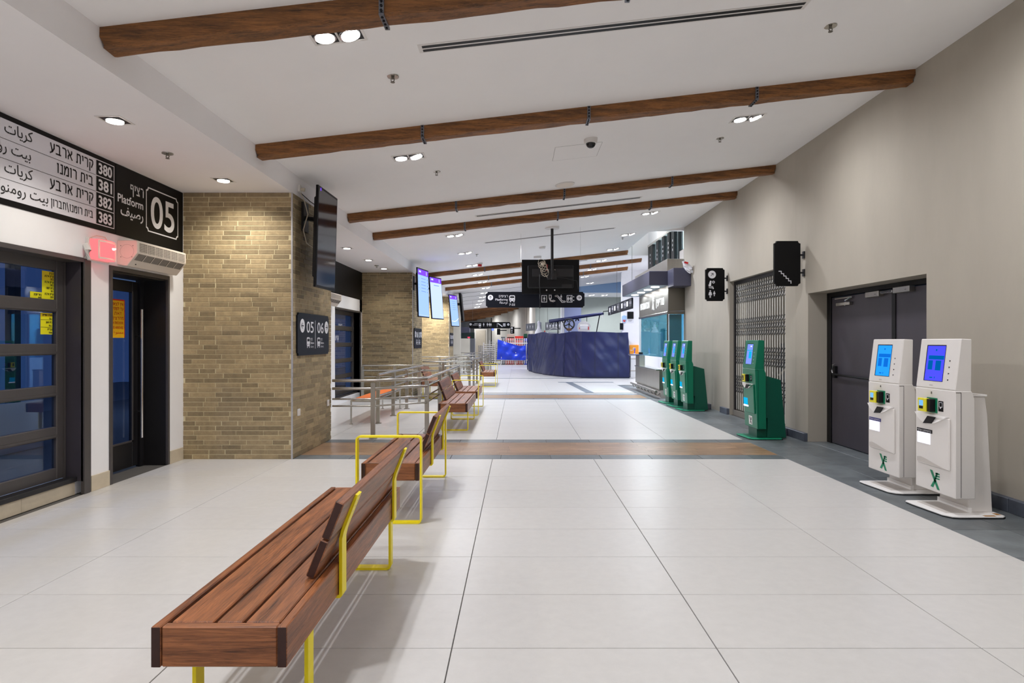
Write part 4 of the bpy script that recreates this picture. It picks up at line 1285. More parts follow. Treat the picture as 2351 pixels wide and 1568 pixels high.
# ================================================================== SCREENS
def monitor(y_near, x_near, y_far, x_far, z0, z1, dxtop, lb, lit, name='departure_monitor'):
    """portrait monitor; near edge and far edge positions at its foot; dxtop = lean of the top in +x"""
    A = Vector((x_near, y_near, z0)); B = Vector((x_far, y_far, z0)); U = Vector((dxtop, 0, z1-z0))
    ux = (B-A); wd = ux.length; ux.normalize(); uz = U.normalized(); ht = U.length
    n = ux.cross(uz); n.normalize()
    r = empty(name, (A+B)/2-n*0.05, lb, 'monitor', 'wall monitors along the left side')
    def slab_(name, m, u0, u1, v0, v1, d0, d1, par=r, **k):
        vs = []
        for d in (d0, d1):
            for (u, v) in ((u0, v0), (u1, v0), (u1, v1), (u0, v1)):
                vs.append(A+ux*u+uz*v+n*d)
        return MB().add(vs, [(0, 3, 2, 1), (4, 5, 6, 7), (0, 1, 5, 4), (1, 2, 6, 5), (2, 3, 7, 6), (3, 0, 4, 7)]).build(name, m, par, **k)
    slab_('case', 'tv_black', 0, wd, 0, ht, -0.03, 0, bevel=0.004)
    slab_('back_cover', 'plastic_black', 0.07, wd-0.07, 0.12, ht-0.12, -0.075, -0.03, bevel=0.015)
    sc = slab_('display', 'tv_glass' if not lit else 'scr_blue', 0.026, wd-0.026, 0.026, ht-0.03, 0, 0.002)
    Fo = lambda l: Flat(A, ux, uz, l)
    if lit:
        if lit == 2:
            f = Fo(0.0026); f.rect(0.026, 0.03, wd-0.026, ht*0.86); f.build('page', 'scr_pale', sc)
        f = Fo(0.003); f.rect(0.026, ht*0.86, wd-0.026, ht-0.03); f.build('header', 'scr_purple', sc)
        f = Fo(0.0034); f.rect(wd*0.12, ht*0.91, wd*0.3, ht*0.95); f.rect(wd*0.77, ht*0.88, wd*0.82, ht*0.96)
        f.rect(0.04, 0.045, wd-0.04, 0.055) ; f.build('header_text', 'scr_pale', sc)
        f = Fo(0.0034)
        if lit == 1 or lit == 3:
            for k in range(5):
                v = ht*(0.79-0.065*k); f.rect(wd*0.3, v, wd*0.72, v+0.012); f.disc(wd*0.1, v, 0.014, 8); f.rect(wd*0.84, v-0.01, wd*0.9, v+0.012)
        else:
            f.rect(wd*0.32, ht*0.79, wd*0.75, ht*0.805)
        f.build('rows', 'scr_text', sc)
        if lit == 3:
            f = Fo(0.004); f.stroke([(wd*0.1, ht*0.17), (wd*0.4, ht*0.155), (wd*0.65, ht*0.18), (wd*0.95, ht*0.26)], 0.02); f.build('glare_line', 'scr_white', sc)
    else:
        f = Fo(0.0034); f.rect(wd*0.1, ht*0.955, wd*0.13, ht*0.985); f.build('status_mark', 'scr_purple', sc)
    # wall bracket
    c = A+ux*(wd*0.45)+uz*(ht*0.72)-n*0.07
    ym = c.y
    for (pa, pb) in ((7.37, 8.9), (15.85, 17.38), (24.33, 25.86)):
        if pa-1.5 < c.y < pb+1.5: ym = min(max(c.y, pa+0.12), pb-0.12)
    br = MB(); br.tube([c, c-Vector((0.06, 0.02, 0)), Vector(((c.x+XS)/2, (c.y+ym)/2+0.06, c.z)), Vector((XS+0.02, ym, c.z))], 0.03, 8)
    br.box(XS, XS+0.03, ym-0.09, ym+0.09, c.z-0.17, c.z+0.19)
    br.build('bracket', 'black_metal', r)
    return r, c
m1, c1 = monitor(7.43, -2.405, 8.17, -2.39, 2.045, 3.262, 0.034, 'large switched-off black portrait monitor on the near brick pillar', 0)
cb = MB()
cb.tube([(XS+0.01, 7.6, 3.22), (XS+0.06, 7.62, 3.1), (XS+0.09, 7.65, 2.95), (XS+0.05, 7.6, 2.75), (XS+0.07, 7.66, 2.6), (XS+0.2, 7.72, 2.5)], 0.007, 6)
cb.build('power_cable', 'cable_beige', m1, smooth=True)
cb = MB()
cb.tube([(XS+0.02, 7.6, 3.2), (XS+0.1, 7.7, 3.12), (XS+0.2, 7.8, 3.05)], 0.005, 6)
cb.tube([(c1.x, c1.y, c1.z), (c1.x-0.03, c1.y-0.05, c1.z-0.25), (c1.x-0.02, c1.y-0.1, c1.z-0.55), (c1.x+0.0, c1.y-0.1, c1.z-0.8)], 0.008, 6)
cb.tube([(c1.x-0.08, c1.y, c1.z-0.05), (c1.x-0.07, c1.y-0.05, c1.z-0.3), (c1.x, c1.y-0.02, c1.z-0.42)], 0.007, 6)
cb.build('data_cable', 'cable_black', m1, smooth=True)
so = empty('wall_socket', (XS+0.0, 7.58, 3.2), 'white socket box under the ceiling beside the black monitor', 'socket')
MB().box(XS, XS+0.03, 7.53, 7.62, 3.2, 3.29).build('socket_box', 'plastic_white', so, 0.006)
MB().tube([(XS+0.03, 7.58, 3.24), (XS+0.075, 7.585, 3.235)], 0.022, 8).build('plug', 'cable_beige', so)
monitor(15.24, -2.416, 16.05, -2.264, 2.0, 3.215, -0.03, 'lit portrait departure screen on the second pillar, left of the pair', 1)
monitor(17.40, -2.382, 18.1, -2.132, 2.03, 3.23, -0.08, 'lit portrait departure screen on the second pillar, right of the pair', 2)
monitor(23.6, -2.488, 24.25, -2.252, 1.98, 3.19, -0.11, 'lit portrait departure screen on the third pillar', 3)
r = empty('departure_monitor', (-2.36, 25.9, 1.95), 'dark monitor seen edge-on beside the third pillar', 'monitor', 'wall monitors along the left side')
MB().prism([(-2.42, 3.39), (-2.33, 3.39), (-2.22, 2.25), (-2.31, 2.25)], 'y', 25.6, 26.3).build('case', 'tv_black', r, 0.01)
MB().box(-2.66, -2.36, 25.85, 25.95, 2.9, 3.0).build('bracket', 'black_metal', r)
# ------------------------------------------------------------------ hanging monitor (seen from behind)
TY = 13.12
r = empty('hanging_monitor', (0.70, TY, zc(0.7)), 'black monitor hung from the ceiling pole, its cabled back showing', 'monitor')
px2x = lambda p, y: (p-CXP)*y/F_PX
py2z = lambda p, y: EYE+(CYP-p)*y/F_PX
x0, x1 = px2x(1198, TY), px2x(1330, TY); z0, z1 = py2z(675, TY), py2z(596, TY)
MB().box(x0, x1, TY, TY+0.035, z0, z1).build('case', 'tv_black', r, 0.006)
MB().box(x0+0.12, x1-0.12, TY-0.05, TY, z0+0.12, z1-0.12).build('back_cover', 'plastic_black', r, 0.02)
MB().box(x0+0.22, x1-0.13, TY-0.062, TY-0.05, z0+0.36, z1-0.2).build('mount_plate', 'black_metal', r, 0.004)
MB().box(x1-0.37, x1-0.16, TY-0.056, TY-0.05, z0+0.13, z0+0.2).build('port_recess', 'cable_black', r)
px_ = px2x(1267, TY)
MB().tube([(px_, TY-0.1, z0+0.3), (px_, TY-0.1, zc(px_))], 0.03, 12).build('pole', 'black_metal', r, smooth=True)
MB().box(px_-0.1, px_+0.1, TY-0.1, TY-0.06, z0+0.3, z0+0.46).build('pole_clamp', 'black_metal', r, 0.006)
MB().cyl((px_, TY-0.1), 0.15, zc(px_)-0.03, zc(px_)+0.02, 20).build('ceiling_plate', 'plastic_white', r, smooth=True)
st_ = MB()
for (a, b) in ((0.06, 0.5), (-0.08, 0.5), (0.06, 0.33), (-0.08, 0.33)): st_.tube([(px_+a, TY-0.062, z0+b), (px_+a, TY-0.075, z0+b)], 0.012, 8)
for a in (0.47, 0.64): st_.tube([(x0+a+0.05, TY, z0+0.08), (x0+a+0.05, TY-0.02, z0+0.08)], 0.014, 8)
st_.build('bolt', 'chrome', r)
rnd = random.Random(3)
cb = MB(); cc = (px2x(1246, TY), TY-0.08, py2z(617, TY))
for k in range(5):
    p_ = [];
    for j in range(13):
        a = j/12*2*math.pi*1.1+k
        p_.append((cc[0]+(0.06+0.03*rnd.random())*math.cos(a)+0.02*k-0.03, cc[1]-0.012*k-0.005*rnd.random(), cc[2]-0.055*k+0.12+(0.06+0.03*rnd.random())*math.sin(a)))
    cb.tube(p_, 0.006, 5)
cb.tube([(cc[0]+0.04, cc[1], cc[2]-0.12), (cc[0]+0.1, cc[1], cc[2]-0.2), (cc[0]+0.2, cc[1], cc[2]-0.21)], 0.007, 5)
cb.build('cable_tangle', 'cable_beige', r, smooth=True)
MB().dome((cc[0]+0.0, cc[1]-0.03, cc[2]+0.11), 0.05, 0.06, 10).build('plug_ball', 'cable_beige', r, smooth=True)
cb = MB(); cb.tube([(cc[0]-0.06, TY-0.06, cc[2]-0.13), (cc[0]-0.07, TY-0.07, cc[2]-0.3), (cc[0]-0.055, TY-0.06, z0-0.02), (cc[0]-0.06, TY-0.03, z0-0.3)], 0.012, 6)
cb.tube([(px_, TY-0.08, z0+0.36), (px_+0.3, TY-0.07, z0+0.32), (px_+0.52, TY-0.06, z0+0.27), (px_+0.55, TY-0.06, z0+0.1)], 0.006, 5)
cb.torus((px_+0.02, TY-0.08, z0+0.4), 0.1, 0.005, 'y', 18, 5)
cb.build('black_cable', 'cable_black', r, smooth=True)
MB().tube([(cc[0]+0.09, cc[1]-0.03, cc[2]+0.08), (cc[0]+0.09, cc[1]-0.04, cc[2]-0.0), (cc[0]+0.07, cc[1]-0.03, cc[2]-0.06)], 0.006, 5).build('red_wire', 'red_paint', r)
# ------------------------------------------------------------------ big hanging direction sign
GY = 13.32
sx0, sx1 = px2x(1115.5, GY), px2x(1342, GY); sz0, sz1 = py2z(706, GY), py2z(670, GY)
r = empty('hanging_sign', ((sx0+sx1)/2, GY, sz0), 'black hanging sign reading Platforms 7-22 below the monitor', 'sign')
pts_ = notched(sx0, sz0, sx1, sz1, 0.035)
board('sign_panel', 'sign_navy', (0, GY, 0), (1, 0, 0), UZ, pts_, 0.04, r)
def U(p): return px2x(p, GY)
def V(p): return py2z(p, GY)
W = Flat((0, GY, 0), (1, 0, 0), UZ, 0.002); B = Flat((0, GY, 0), (1, 0, 0), UZ, 0.004)
W.disc(U(1126), V(683), 0.058); arrow_pts(B, U(1126), V(683), 0.046, math.pi/2)
bus_icon(W, B, U(1169.3), V(694), 0.122, 0.15)
W.rect(U(1238.8), V(699), U(1240.6), V(676))
u, v = U(1243), V(694.3); W.frame(u, v, u+0.12, v+0.155, 0.014); man_icon(W, u+0.06, v+0.03, 0.1)
u, v = U(1260), V(694); W.frame(u, v+0.075, u+0.06, v+0.16, 0.016); W.stroke([(u+0.02, v+0.075), (u+0.04, v+0.03), (u+0.1, v+0.025)], 0.03); W.poly([(u+0.09, v), (u+0.145, v+0.03), (u+0.09, v+0.055)])
u, v = U(1276), V(693); W.stroke([(u, v+0.14), (u+0.04, v+0.14), (u+0.14, v+0.02), (u+0.19, v+0.02)], 0.014); W.stroke([(u, v+0.11), (u+0.035, v+0.11), (u+0.13, v-0.01), (u+0.19, v-0.01)], 0.014); W.ring(u, v+0.125, 0.008, 0.022, 10); W.ring(u+0.19, v+0.005, 0.008, 0.022, 10); man_icon(W, u+0.115, v+0.06, 0.095)
u, v = U(1301), V(694.3); W.frame(u, v, u+0.122, v+0.155, 0.014); man_icon(W, u+0.038, v+0.03, 0.095, True); man_icon(W, u+0.085, v+0.03, 0.095); W.poly([(u+0.135, v+0.11), (u+0.165, v+0.11), (u+0.15, v+0.14)]); W.poly([(u+0.135, v+0.055), (u+0.165, v+0.055), (u+0.15, v+0.025)])
W.disc(U(1329.8), V(683.6), 0.058); arrow_pts(B, U(1329.8), V(683.6), 0.046, 0)
W.build('pictograms', 'letter_white', r); B.build('pictogram_detail', 'sign_navy', r)
text('רציפים', 0.07, 'letter_white', r, (U(1165.5), GY, V(682.2)), (1, 0, 0), UZ, 'R', 0.004, off=0.002, width=0.185)
text('Platforms', 0.062, 'letter_white', r, (U(1165.8), GY, V(690)), (1, 0, 0), UZ, 'R', 0.012, off=0.002, width=0.265)
text('أرصفة', 0.07, 'letter_white', r, (U(1165.5), GY, V(697)), (1, 0, 0), UZ, 'R', 0.012, off=0.002)
text('7-22', 0.062, 'letter_white', r, (U(1175.8), GY, V(701.5)), (1, 0, 0), UZ, 'C', 0.016, off=0.002, width=0.125)
for p in (1196, 1333): MB().tube([(U(p), GY+0.02, sz1), (U(p), GY+0.02, zc(U(p)))], 0.0018, 6).build('suspension_cable', 'steel', r)
# far hanging sign
GY = 31.5
r = empty('hanging_sign', (-1.4, GY, 2.1), 'small far black hanging sign with white pictograms below the packed beams', 'sign')
sx0, sx1, sz0, sz1 = U(1077), U(1172), V(754), V(739.3)
board('sign_panel', 'sign_black', (0, GY, 0), (1, 0, 0), UZ, notched(sx0, sz0, sx1, sz1, 0.04), 0.05, r)
W = Flat((0, GY, 0), (1, 0, 0), UZ, 0.003); B = Flat((0, GY, 0), (1, 0, 0), UZ, 0.006)
W.disc(U(1080.5), V(744.5), 0.06, 12); arrow_pts(B, U(1080.5), V(744.5), 0.045, math.pi/2)
bus_icon(W, B, U(1099), V(750), 0.12, 0.17); man_icon(W, U(1110.5), V(749), 0.17); man_icon(W, U(1119), V(749), 0.17); man_icon(W, U(1123.5), V(749), 0.17, True); man_icon(W, U(1127), V(749), 0.16)
W.rect(U(1141), V(751), U(1141.6), V(741.5)); W.stroke([(U(1144), V(743)), (U(1153), V(749.5))], 0.045); W.frame(U(1155), V(749), U(1160.5), V(742.5), 0.03); man_icon(W, U(1157.8), V(748.6), 0.13)
W.disc(U(1167), V(745), 0.06, 12); arrow_pts(B, U(1167), V(745), 0.045, 0)
W.build('pictograms', 'letter_white', r); B.build('pictogram_detail', 'sign_black', r)
text('רציפים', 0.07, 'letter_white', r, (U(1097), GY, V(744)), (1, 0, 0), UZ, 'R', 0.01, off=0.003, width=0.17)
text('Platforms', 0.06, 'letter_white', r, (U(1097), GY, V(747)), (1, 0, 0), UZ, 'R', 0.01, off=0.003, width=0.25)
text('1-22', 0.055, 'letter_white', r, (U(1101.7), GY, V(752.6)), (1, 0, 0), UZ, 'C', 0.012, off=0.003)
for p in (1085, 1165): MB().tube([(U(p), GY, sz1), (U(p), GY, zc(U(p)))], 0.004, 6).build('suspension_cable', 'steel', r)
# far blade signs
for (p0, p1, q0, q1, y_, lb, kind) in ((1141, 1148.5, 754.5, 768.5, 33.5, 'tiny far black blade sign left of the pictogram blade', 0), (1172, 1181, 750, 766, 35.0, 'small far black blade sign with stacked white pictograms', 1)):
    GY = y_
    r = empty('blade_sign', (U(p0), GY, V(q1)), lb, 'sign')
    MB().box(U(p0), U(p1), GY, GY+0.06, V(q1), V(q0)).build('sign_panel', 'sign_black', r, 0.01)
    MB().box(U(p1), U(p1)+0.35, GY+0.01, GY+0.04, V(q0)-0.12, V(q0)-0.07).build('bracket', 'sign_black', r)
    if kind:
        W = Flat((0, GY, 0), (1, 0, 0), UZ, 0.003); um = (U(p0)+U(p1))/2-0.03
        W.disc(um, V(q0)-0.08, 0.05, 10); man_icon(W, um, V(q0)-0.28, 0.12); man_icon(W, um, V(q1)+0.03, 0.1, True); W.build('pictograms', 'letter_white', r)
# ------------------------------------------------------------------ pillar signs 05 | 06 ...
def pillar_sign(y0, a, b, lb):
    X = XS+0.02
    r = empty('pillar_sign', (X, y0+0.62, 1.22), lb, 'sign', 'platform number signs on the brick pillars')
    z0, z1 = 1.22, 1.742; y1 = y0+1.24
    board('sign_panel', 'sign_navy', (X, 0, 0), UY, UZ, notched(y0, z0, y1, z1, 0.035), 0.019, r)
    W = Flat((X, 0, 0), UY, UZ, 0.002); B = Flat((X, 0, 0), UY, UZ, 0.004)
    W.disc(y0+0.165, 1.585, 0.085); arrow_pts(B, y0+0.165, 1.585, 0.065, math.pi)
    W.disc(y1-0.115, 1.585, 0.085); arrow_pts(B, y1-0.115, 1.585, 0.065, 0)
    W.rect(y0+0.645, 1.30, y0+0.657, 1.665)
    bus_icon(W, B, y0+0.32, 1.31, 0.12, 0.135); bus_icon(W, B, y0+0.73, 1.31, 0.12, 0.135)
    W.build('pictograms', 'letter_white', r); B.build('pictogram_detail', 'sign_navy', r)
    text(a, 0.2, 'letter_white', r, (X, y0+0.445, 1.505), UY, UZ, 'C', 0.01, off=0.002, width=0.27)
    text(b, 0.2, 'letter_white', r, (X, y0+0.86, 1.505), UY, UZ, 'C', 0.01, off=0.002, width=0.26)
    for dy in (0.46, 0.87):
        text('רציף', 0.05, 'letter_white', r, (X, y0+dy, 1.405), UY, UZ, 'L', 0.003, off=0.002)
        text('Platform', 0.04, 'letter_white', r, (X, y0+dy, 1.36), UY, UZ, 'L', 0.01, off=0.002)
        text('رصيف', 0.045, 'letter_white', r, (X, y0+dy, 1.318), UY, UZ, 'L', 0.01, off=0.002)
pillar_sign(7.49, '05', '06', 'black sign with numbers 05 and 06 and arrows on the near brick pillar')
pillar_sign(15.97, '06', '07', 'black platform number sign on the second brick pillar')
pillar_sign(24.45, '08', '09', 'black platform number sign on the third brick pillar')
for (yv, zv, lb) in ((7.57, 0.49, 'white wall socket low on the near pillar, near its steel corner'), (8.74, 0.49, 'white wall socket low on the near pillar, near the handrails')):
    so = empty('wall_socket', (XS, yv, zv), lb, 'socket')
    MB().box(XS, XS+0.012, yv-0.045, yv+0.045, zv, zv+0.085).build('face_plate', 'plastic_white', so, 0.003)
    mm = MB(); mm.box(XS+0.012, XS+0.013, yv-0.03, yv-0.003, zv+0.02, zv+0.065); mm.box(XS+0.012, XS+0.013, yv+0.003, yv+0.03, zv+0.02, zv+0.065)
    mm.build('socket_insert', 'plastic_ivory', so)
# ================================================================== BENCHES
def rr_path(x0, z0, x1, z1, r, n=3, closed=True):
    out = []
    for cx, cz, a0 in ((x1-r, z0+r, -90), (x1-r, z1-r, 0), (x0+r, z1-r, 90), (x0+r, z0+r, 180)):
        for k in range(n+1):
            a = math.radians(a0+90*k/n); out.append((cx+r*math.cos(a), cz+r*math.sin(a)))
    return out
def bench(cx, y0, L_, back, arms, b0, b1, lb, sup):
    r = empty('bench', (cx, y0+L_/2, 0), lb, 'bench', 'wooden benches with yellow steel frames')
    H0, H1, hw = 0.314, 0.45, 0.2235
    s = back
    X = lambda v: cx+s*v
    def b(name, m, xa, xb, ya, yb, za, zb, par=r, bv=0.004):
        return MB().box(min(xa, xb), max(xa, xb), ya, yb, za, zb).build(name, m, par, bv)
    for q in (-1, 1):
        sb = b('side_board', 'bench_wood', cx+q*hw, cx+q*(hw-0.032), y0, y0+L_, H0, H1)
        for (ya, yb) in ((y0-0.0006, y0+0.001), (y0+L_-0.001, y0+L_+0.0006)):
            MB().box(cx+min(q*hw, q*(hw-0.032))+0.002, cx+max(q*hw, q*(hw-0.032))-0.002, ya, yb, H0+0.003, H1-0.003).build('end_grain', 'end_grain', sb)
    for ya in (y0+0.004, y0+L_-0.036):
        b('end_board', 'bench_wood_end', cx-hw+0.033, cx+hw-0.033, ya, ya+0.032, H0, H1-0.002)
    for (xa, xb) in ((-0.175, -0.035), (-0.024, 0.062), (0.073, 0.188)):
        b('slat', 'bench_wood', X(xa), X(xb), y0+0.038, y0+L_-0.038, H0+0.09, H1)
    # two back boards
    p0 = Vector((0.145, 0.462)); d = Vector((0.125, 0.31)).normalized(); nn = Vector((d.y, -d.x))
    for k in range(2):
        a = p0+d*(0.164*k); c = a+d*0.156
        prof = [a, c, c+nn*0.036, a+nn*0.036]
        MB().prism([(X(p.x), p.y) for p in prof], 'y', y0+b0, y0+b1).build('back_board', 'bench_wood', r, 0.005)
        bo = r.children[-1]
        for ya in (y0+b0-0.0006, y0+b1-0.001):
            MB().prism([(X(p.x), p.y) for p in [a+d*0.004+nn*0.004, c-d*0.004+nn*0.004, c-d*0.004+nn*0.032, a+d*0.004+nn*0.032]], 'y', ya, ya+0.0016).build('end_grain', 'end_grain', bo)
    q0 = p0+nn*0.041
    top = q0+d*0.315; knee = q0-d*0.0
    for ys in sup:
        path = [(X(0.17), H0-0.006), (X(hw+0.006), H0-0.006), (X(hw+0.010), H0+0.002), (X(hw+0.010), 0.50), (X(hw+0.03), 0.56), (X(top.x+0.0), top.y)]
        # follow the lean of the boards
        kx = hw+0.010
        zk = q0.y+(kx-q0.x)*d.y/d.x
        path = [(X(0.17), H0-0.006), (X(kx-0.006), H0-0.006), (X(kx), H0), (X(kx), zk-0.02), (X(kx+0.008), zk+0.015), (X(top.x), top.y)]
        MB().ribbon(path, 0.013, 'y', y0+ys-0.01, y0+ys+0.055).build('back_support', 'yellow_paint', r)
        sc_ = MB()
        for t in (0.55, 0.68, 0.82, 0.94):
            pz = zk+(top.y-zk)*t; pxx = kx+(top.x-kx)*t+0.004
            sc_.tube([(X(pxx), y0+ys+0.022, pz), (X(pxx+0.004), y0+ys+0.022, pz-0.001)], 0.004, 6)
        sc_.build('screw', 'steel', r)
    if arms:
        for ya in (y0-0.064, y0+L_+0.004):
            MB().ribbon(rr_path(cx-0.245, 0.007, cx+0.245, 0.663, 0.025), 0.012, 'y', ya, ya+0.06, closed=True).build('arm_frame', 'yellow_paint', r)
    else:
        for ys in (0.25, L_-0.235):
            pth = rr_path(cx-0.206, 0.004, cx+0.206, H0+0.02, 0.02)
            # open at the top
            pth2 = [(cx-0.206, H0), (cx-0.206, 0.024), (cx-0.2, 0.012), (cx-0.186, 0.007), (cx+0.186, 0.007), (cx+0.2, 0.012), (cx+0.206, 0.024), (cx+0.206, H0)]
            MB().ribbon(pth2, 0.014, 'y', y0+ys-0.008, y0+ys+0.052).build('leg_loop', 'yellow_paint', r)
    return r
BX = -0.982
bench(BX, 2.05, 1.98, 1, False, 0.41, 1.97, 'nearest wooden bench with yellow supports, backrest on its right', (0.60, 1.72))
bench(BX, 4.81, 1.56, 1, True, 0.5, 1.55, 'second bench from the viewer, with yellow armrest loops, straddling the wood strip', (0.66, 1.46))
bench(BX+0.0, 9.5, 1.9, -1, False, 0.45, 1.88, 'first of the farther benches with backrest on its left', (0.6, 1.7))
bench(BX+0.0, 11.8, 1.56, -1, True, 0.1, 1.2, 'armrest bench directly behind the first of the farther benches', (0.25, 1.0))
bench(BX+0.06, 19.3, 1.65, -1, True, 0.35, 1.6, 'farthest bench alone beside the far handrails', (0.5, 1.4))
bench(-2.12, 15.1, 1.7, -1, False, 0.3, 1.6, 'bench half hidden behind handrails next to the second brick pillar', (0.45, 1.4))
# bench with orange seat in the queue lane
r = empty('orange_bench', (-2.62, 11.7, 0), 'orange topped metal bench inside the handrail lane', 'bench')
MB().box(-2.78, -2.46, 10.62, 12.95, 0.40, 0.425).build('seat', 'orange_plastic', r, 0.006)
f_ = MB(); f_.tube([(-2.80, 10.5, 0.39), (-2.44, 10.5, 0.39)], 0.016, 8); f_.tube([(-2.80, 10.5, 0.39), (-2.80, 13.0, 0.39)], 0.016, 8); f_.tube([(-2.44, 10.5, 0.39), (-2.44, 13.0, 0.39)], 0.016, 8)
f_.build('seat_frame', 'steel', r, smooth=True)
for (a, b_) in ((-2.80, 10.5), (-2.44, 10.5), (-2.80, 12.95), (-2.44, 12.95)):
    l_ = MB(); l_.tube([(a, b_, 0.0), (a, b_, 0.39)], 0.016, 8); l_.cyl((a, b_), 0.032, 0, 0.008, 10); l_.build('leg', 'steel', r, smooth=True)

# ================================================================== HANDRAILS
RH = (0.832, 0.718, 0.568, 0.468)
def railing(path, posts, lb, top=0.832):
    xs = [p[0] for p in path]; ys = [p[1] for p in path]
    r = empty('handrail', ((min(xs)+max(xs))/2, (min(ys)+max(ys))/2, 0), lb, 'handrail', 'stainless handrails of the boarding lanes')
    for (h, rad) in zip(RH, (0.022, 0.021, 0.013, 0.013)):
        MB().tube([(p[0], p[1], h) for p in path], rad, 10).build('rail', 'steel', r, smooth=True)
    for (px, py) in posts:
        m_ = MB(); m_.box(px-0.031, px+0.031, py-0.018, py+0.018, 0, 0.80); m_.box(px-0.006, px+0.006, py-0.006, py+0.006, 0.8, 0.825)
        m_.cyl((px, py), 0.06, 0, 0.012, 14)
        m_.build('post', 'steel_brushed', r)
    return r
def lane(dy, tagw):
    railing([(XS+0.01, 8.93+dy), (-2.07, 8.94+dy), (-1.38, 9.45+dy), (-1.34, 14.3+dy)],
            [(-2.07, 8.94+dy), (-1.38, 9.5+dy), (-1.36, 10.9+dy), (-1.35, 12.3+dy), (-1.34, 14.25+dy)], 'stainless handrail from the ' + tagw + ' pillar running behind the benches')
    railing([(-2.37, 10.6+dy), (-2.22, 14.7+dy), (-1.82, 14.7+dy)],
            [(-2.37, 10.6+dy), (-2.33, 11.7+dy), (-2.29, 12.9+dy), (-2.24, 14.25+dy), (-1.82, 14.7+dy)], 'inner stainless handrail of the lane past the ' + tagw + ' pillar')
    railing([(-3.65, 14.72+dy), (-2.3, 14.72+dy)], [(-3.65, 14.72+dy), (-2.9, 14.72+dy)], 'short cross handrail by the wall at the end of the lane past the ' + tagw + ' pillar')
lane(0, 'near'); lane(8.48, 'second'); lane(16.96, 'third')

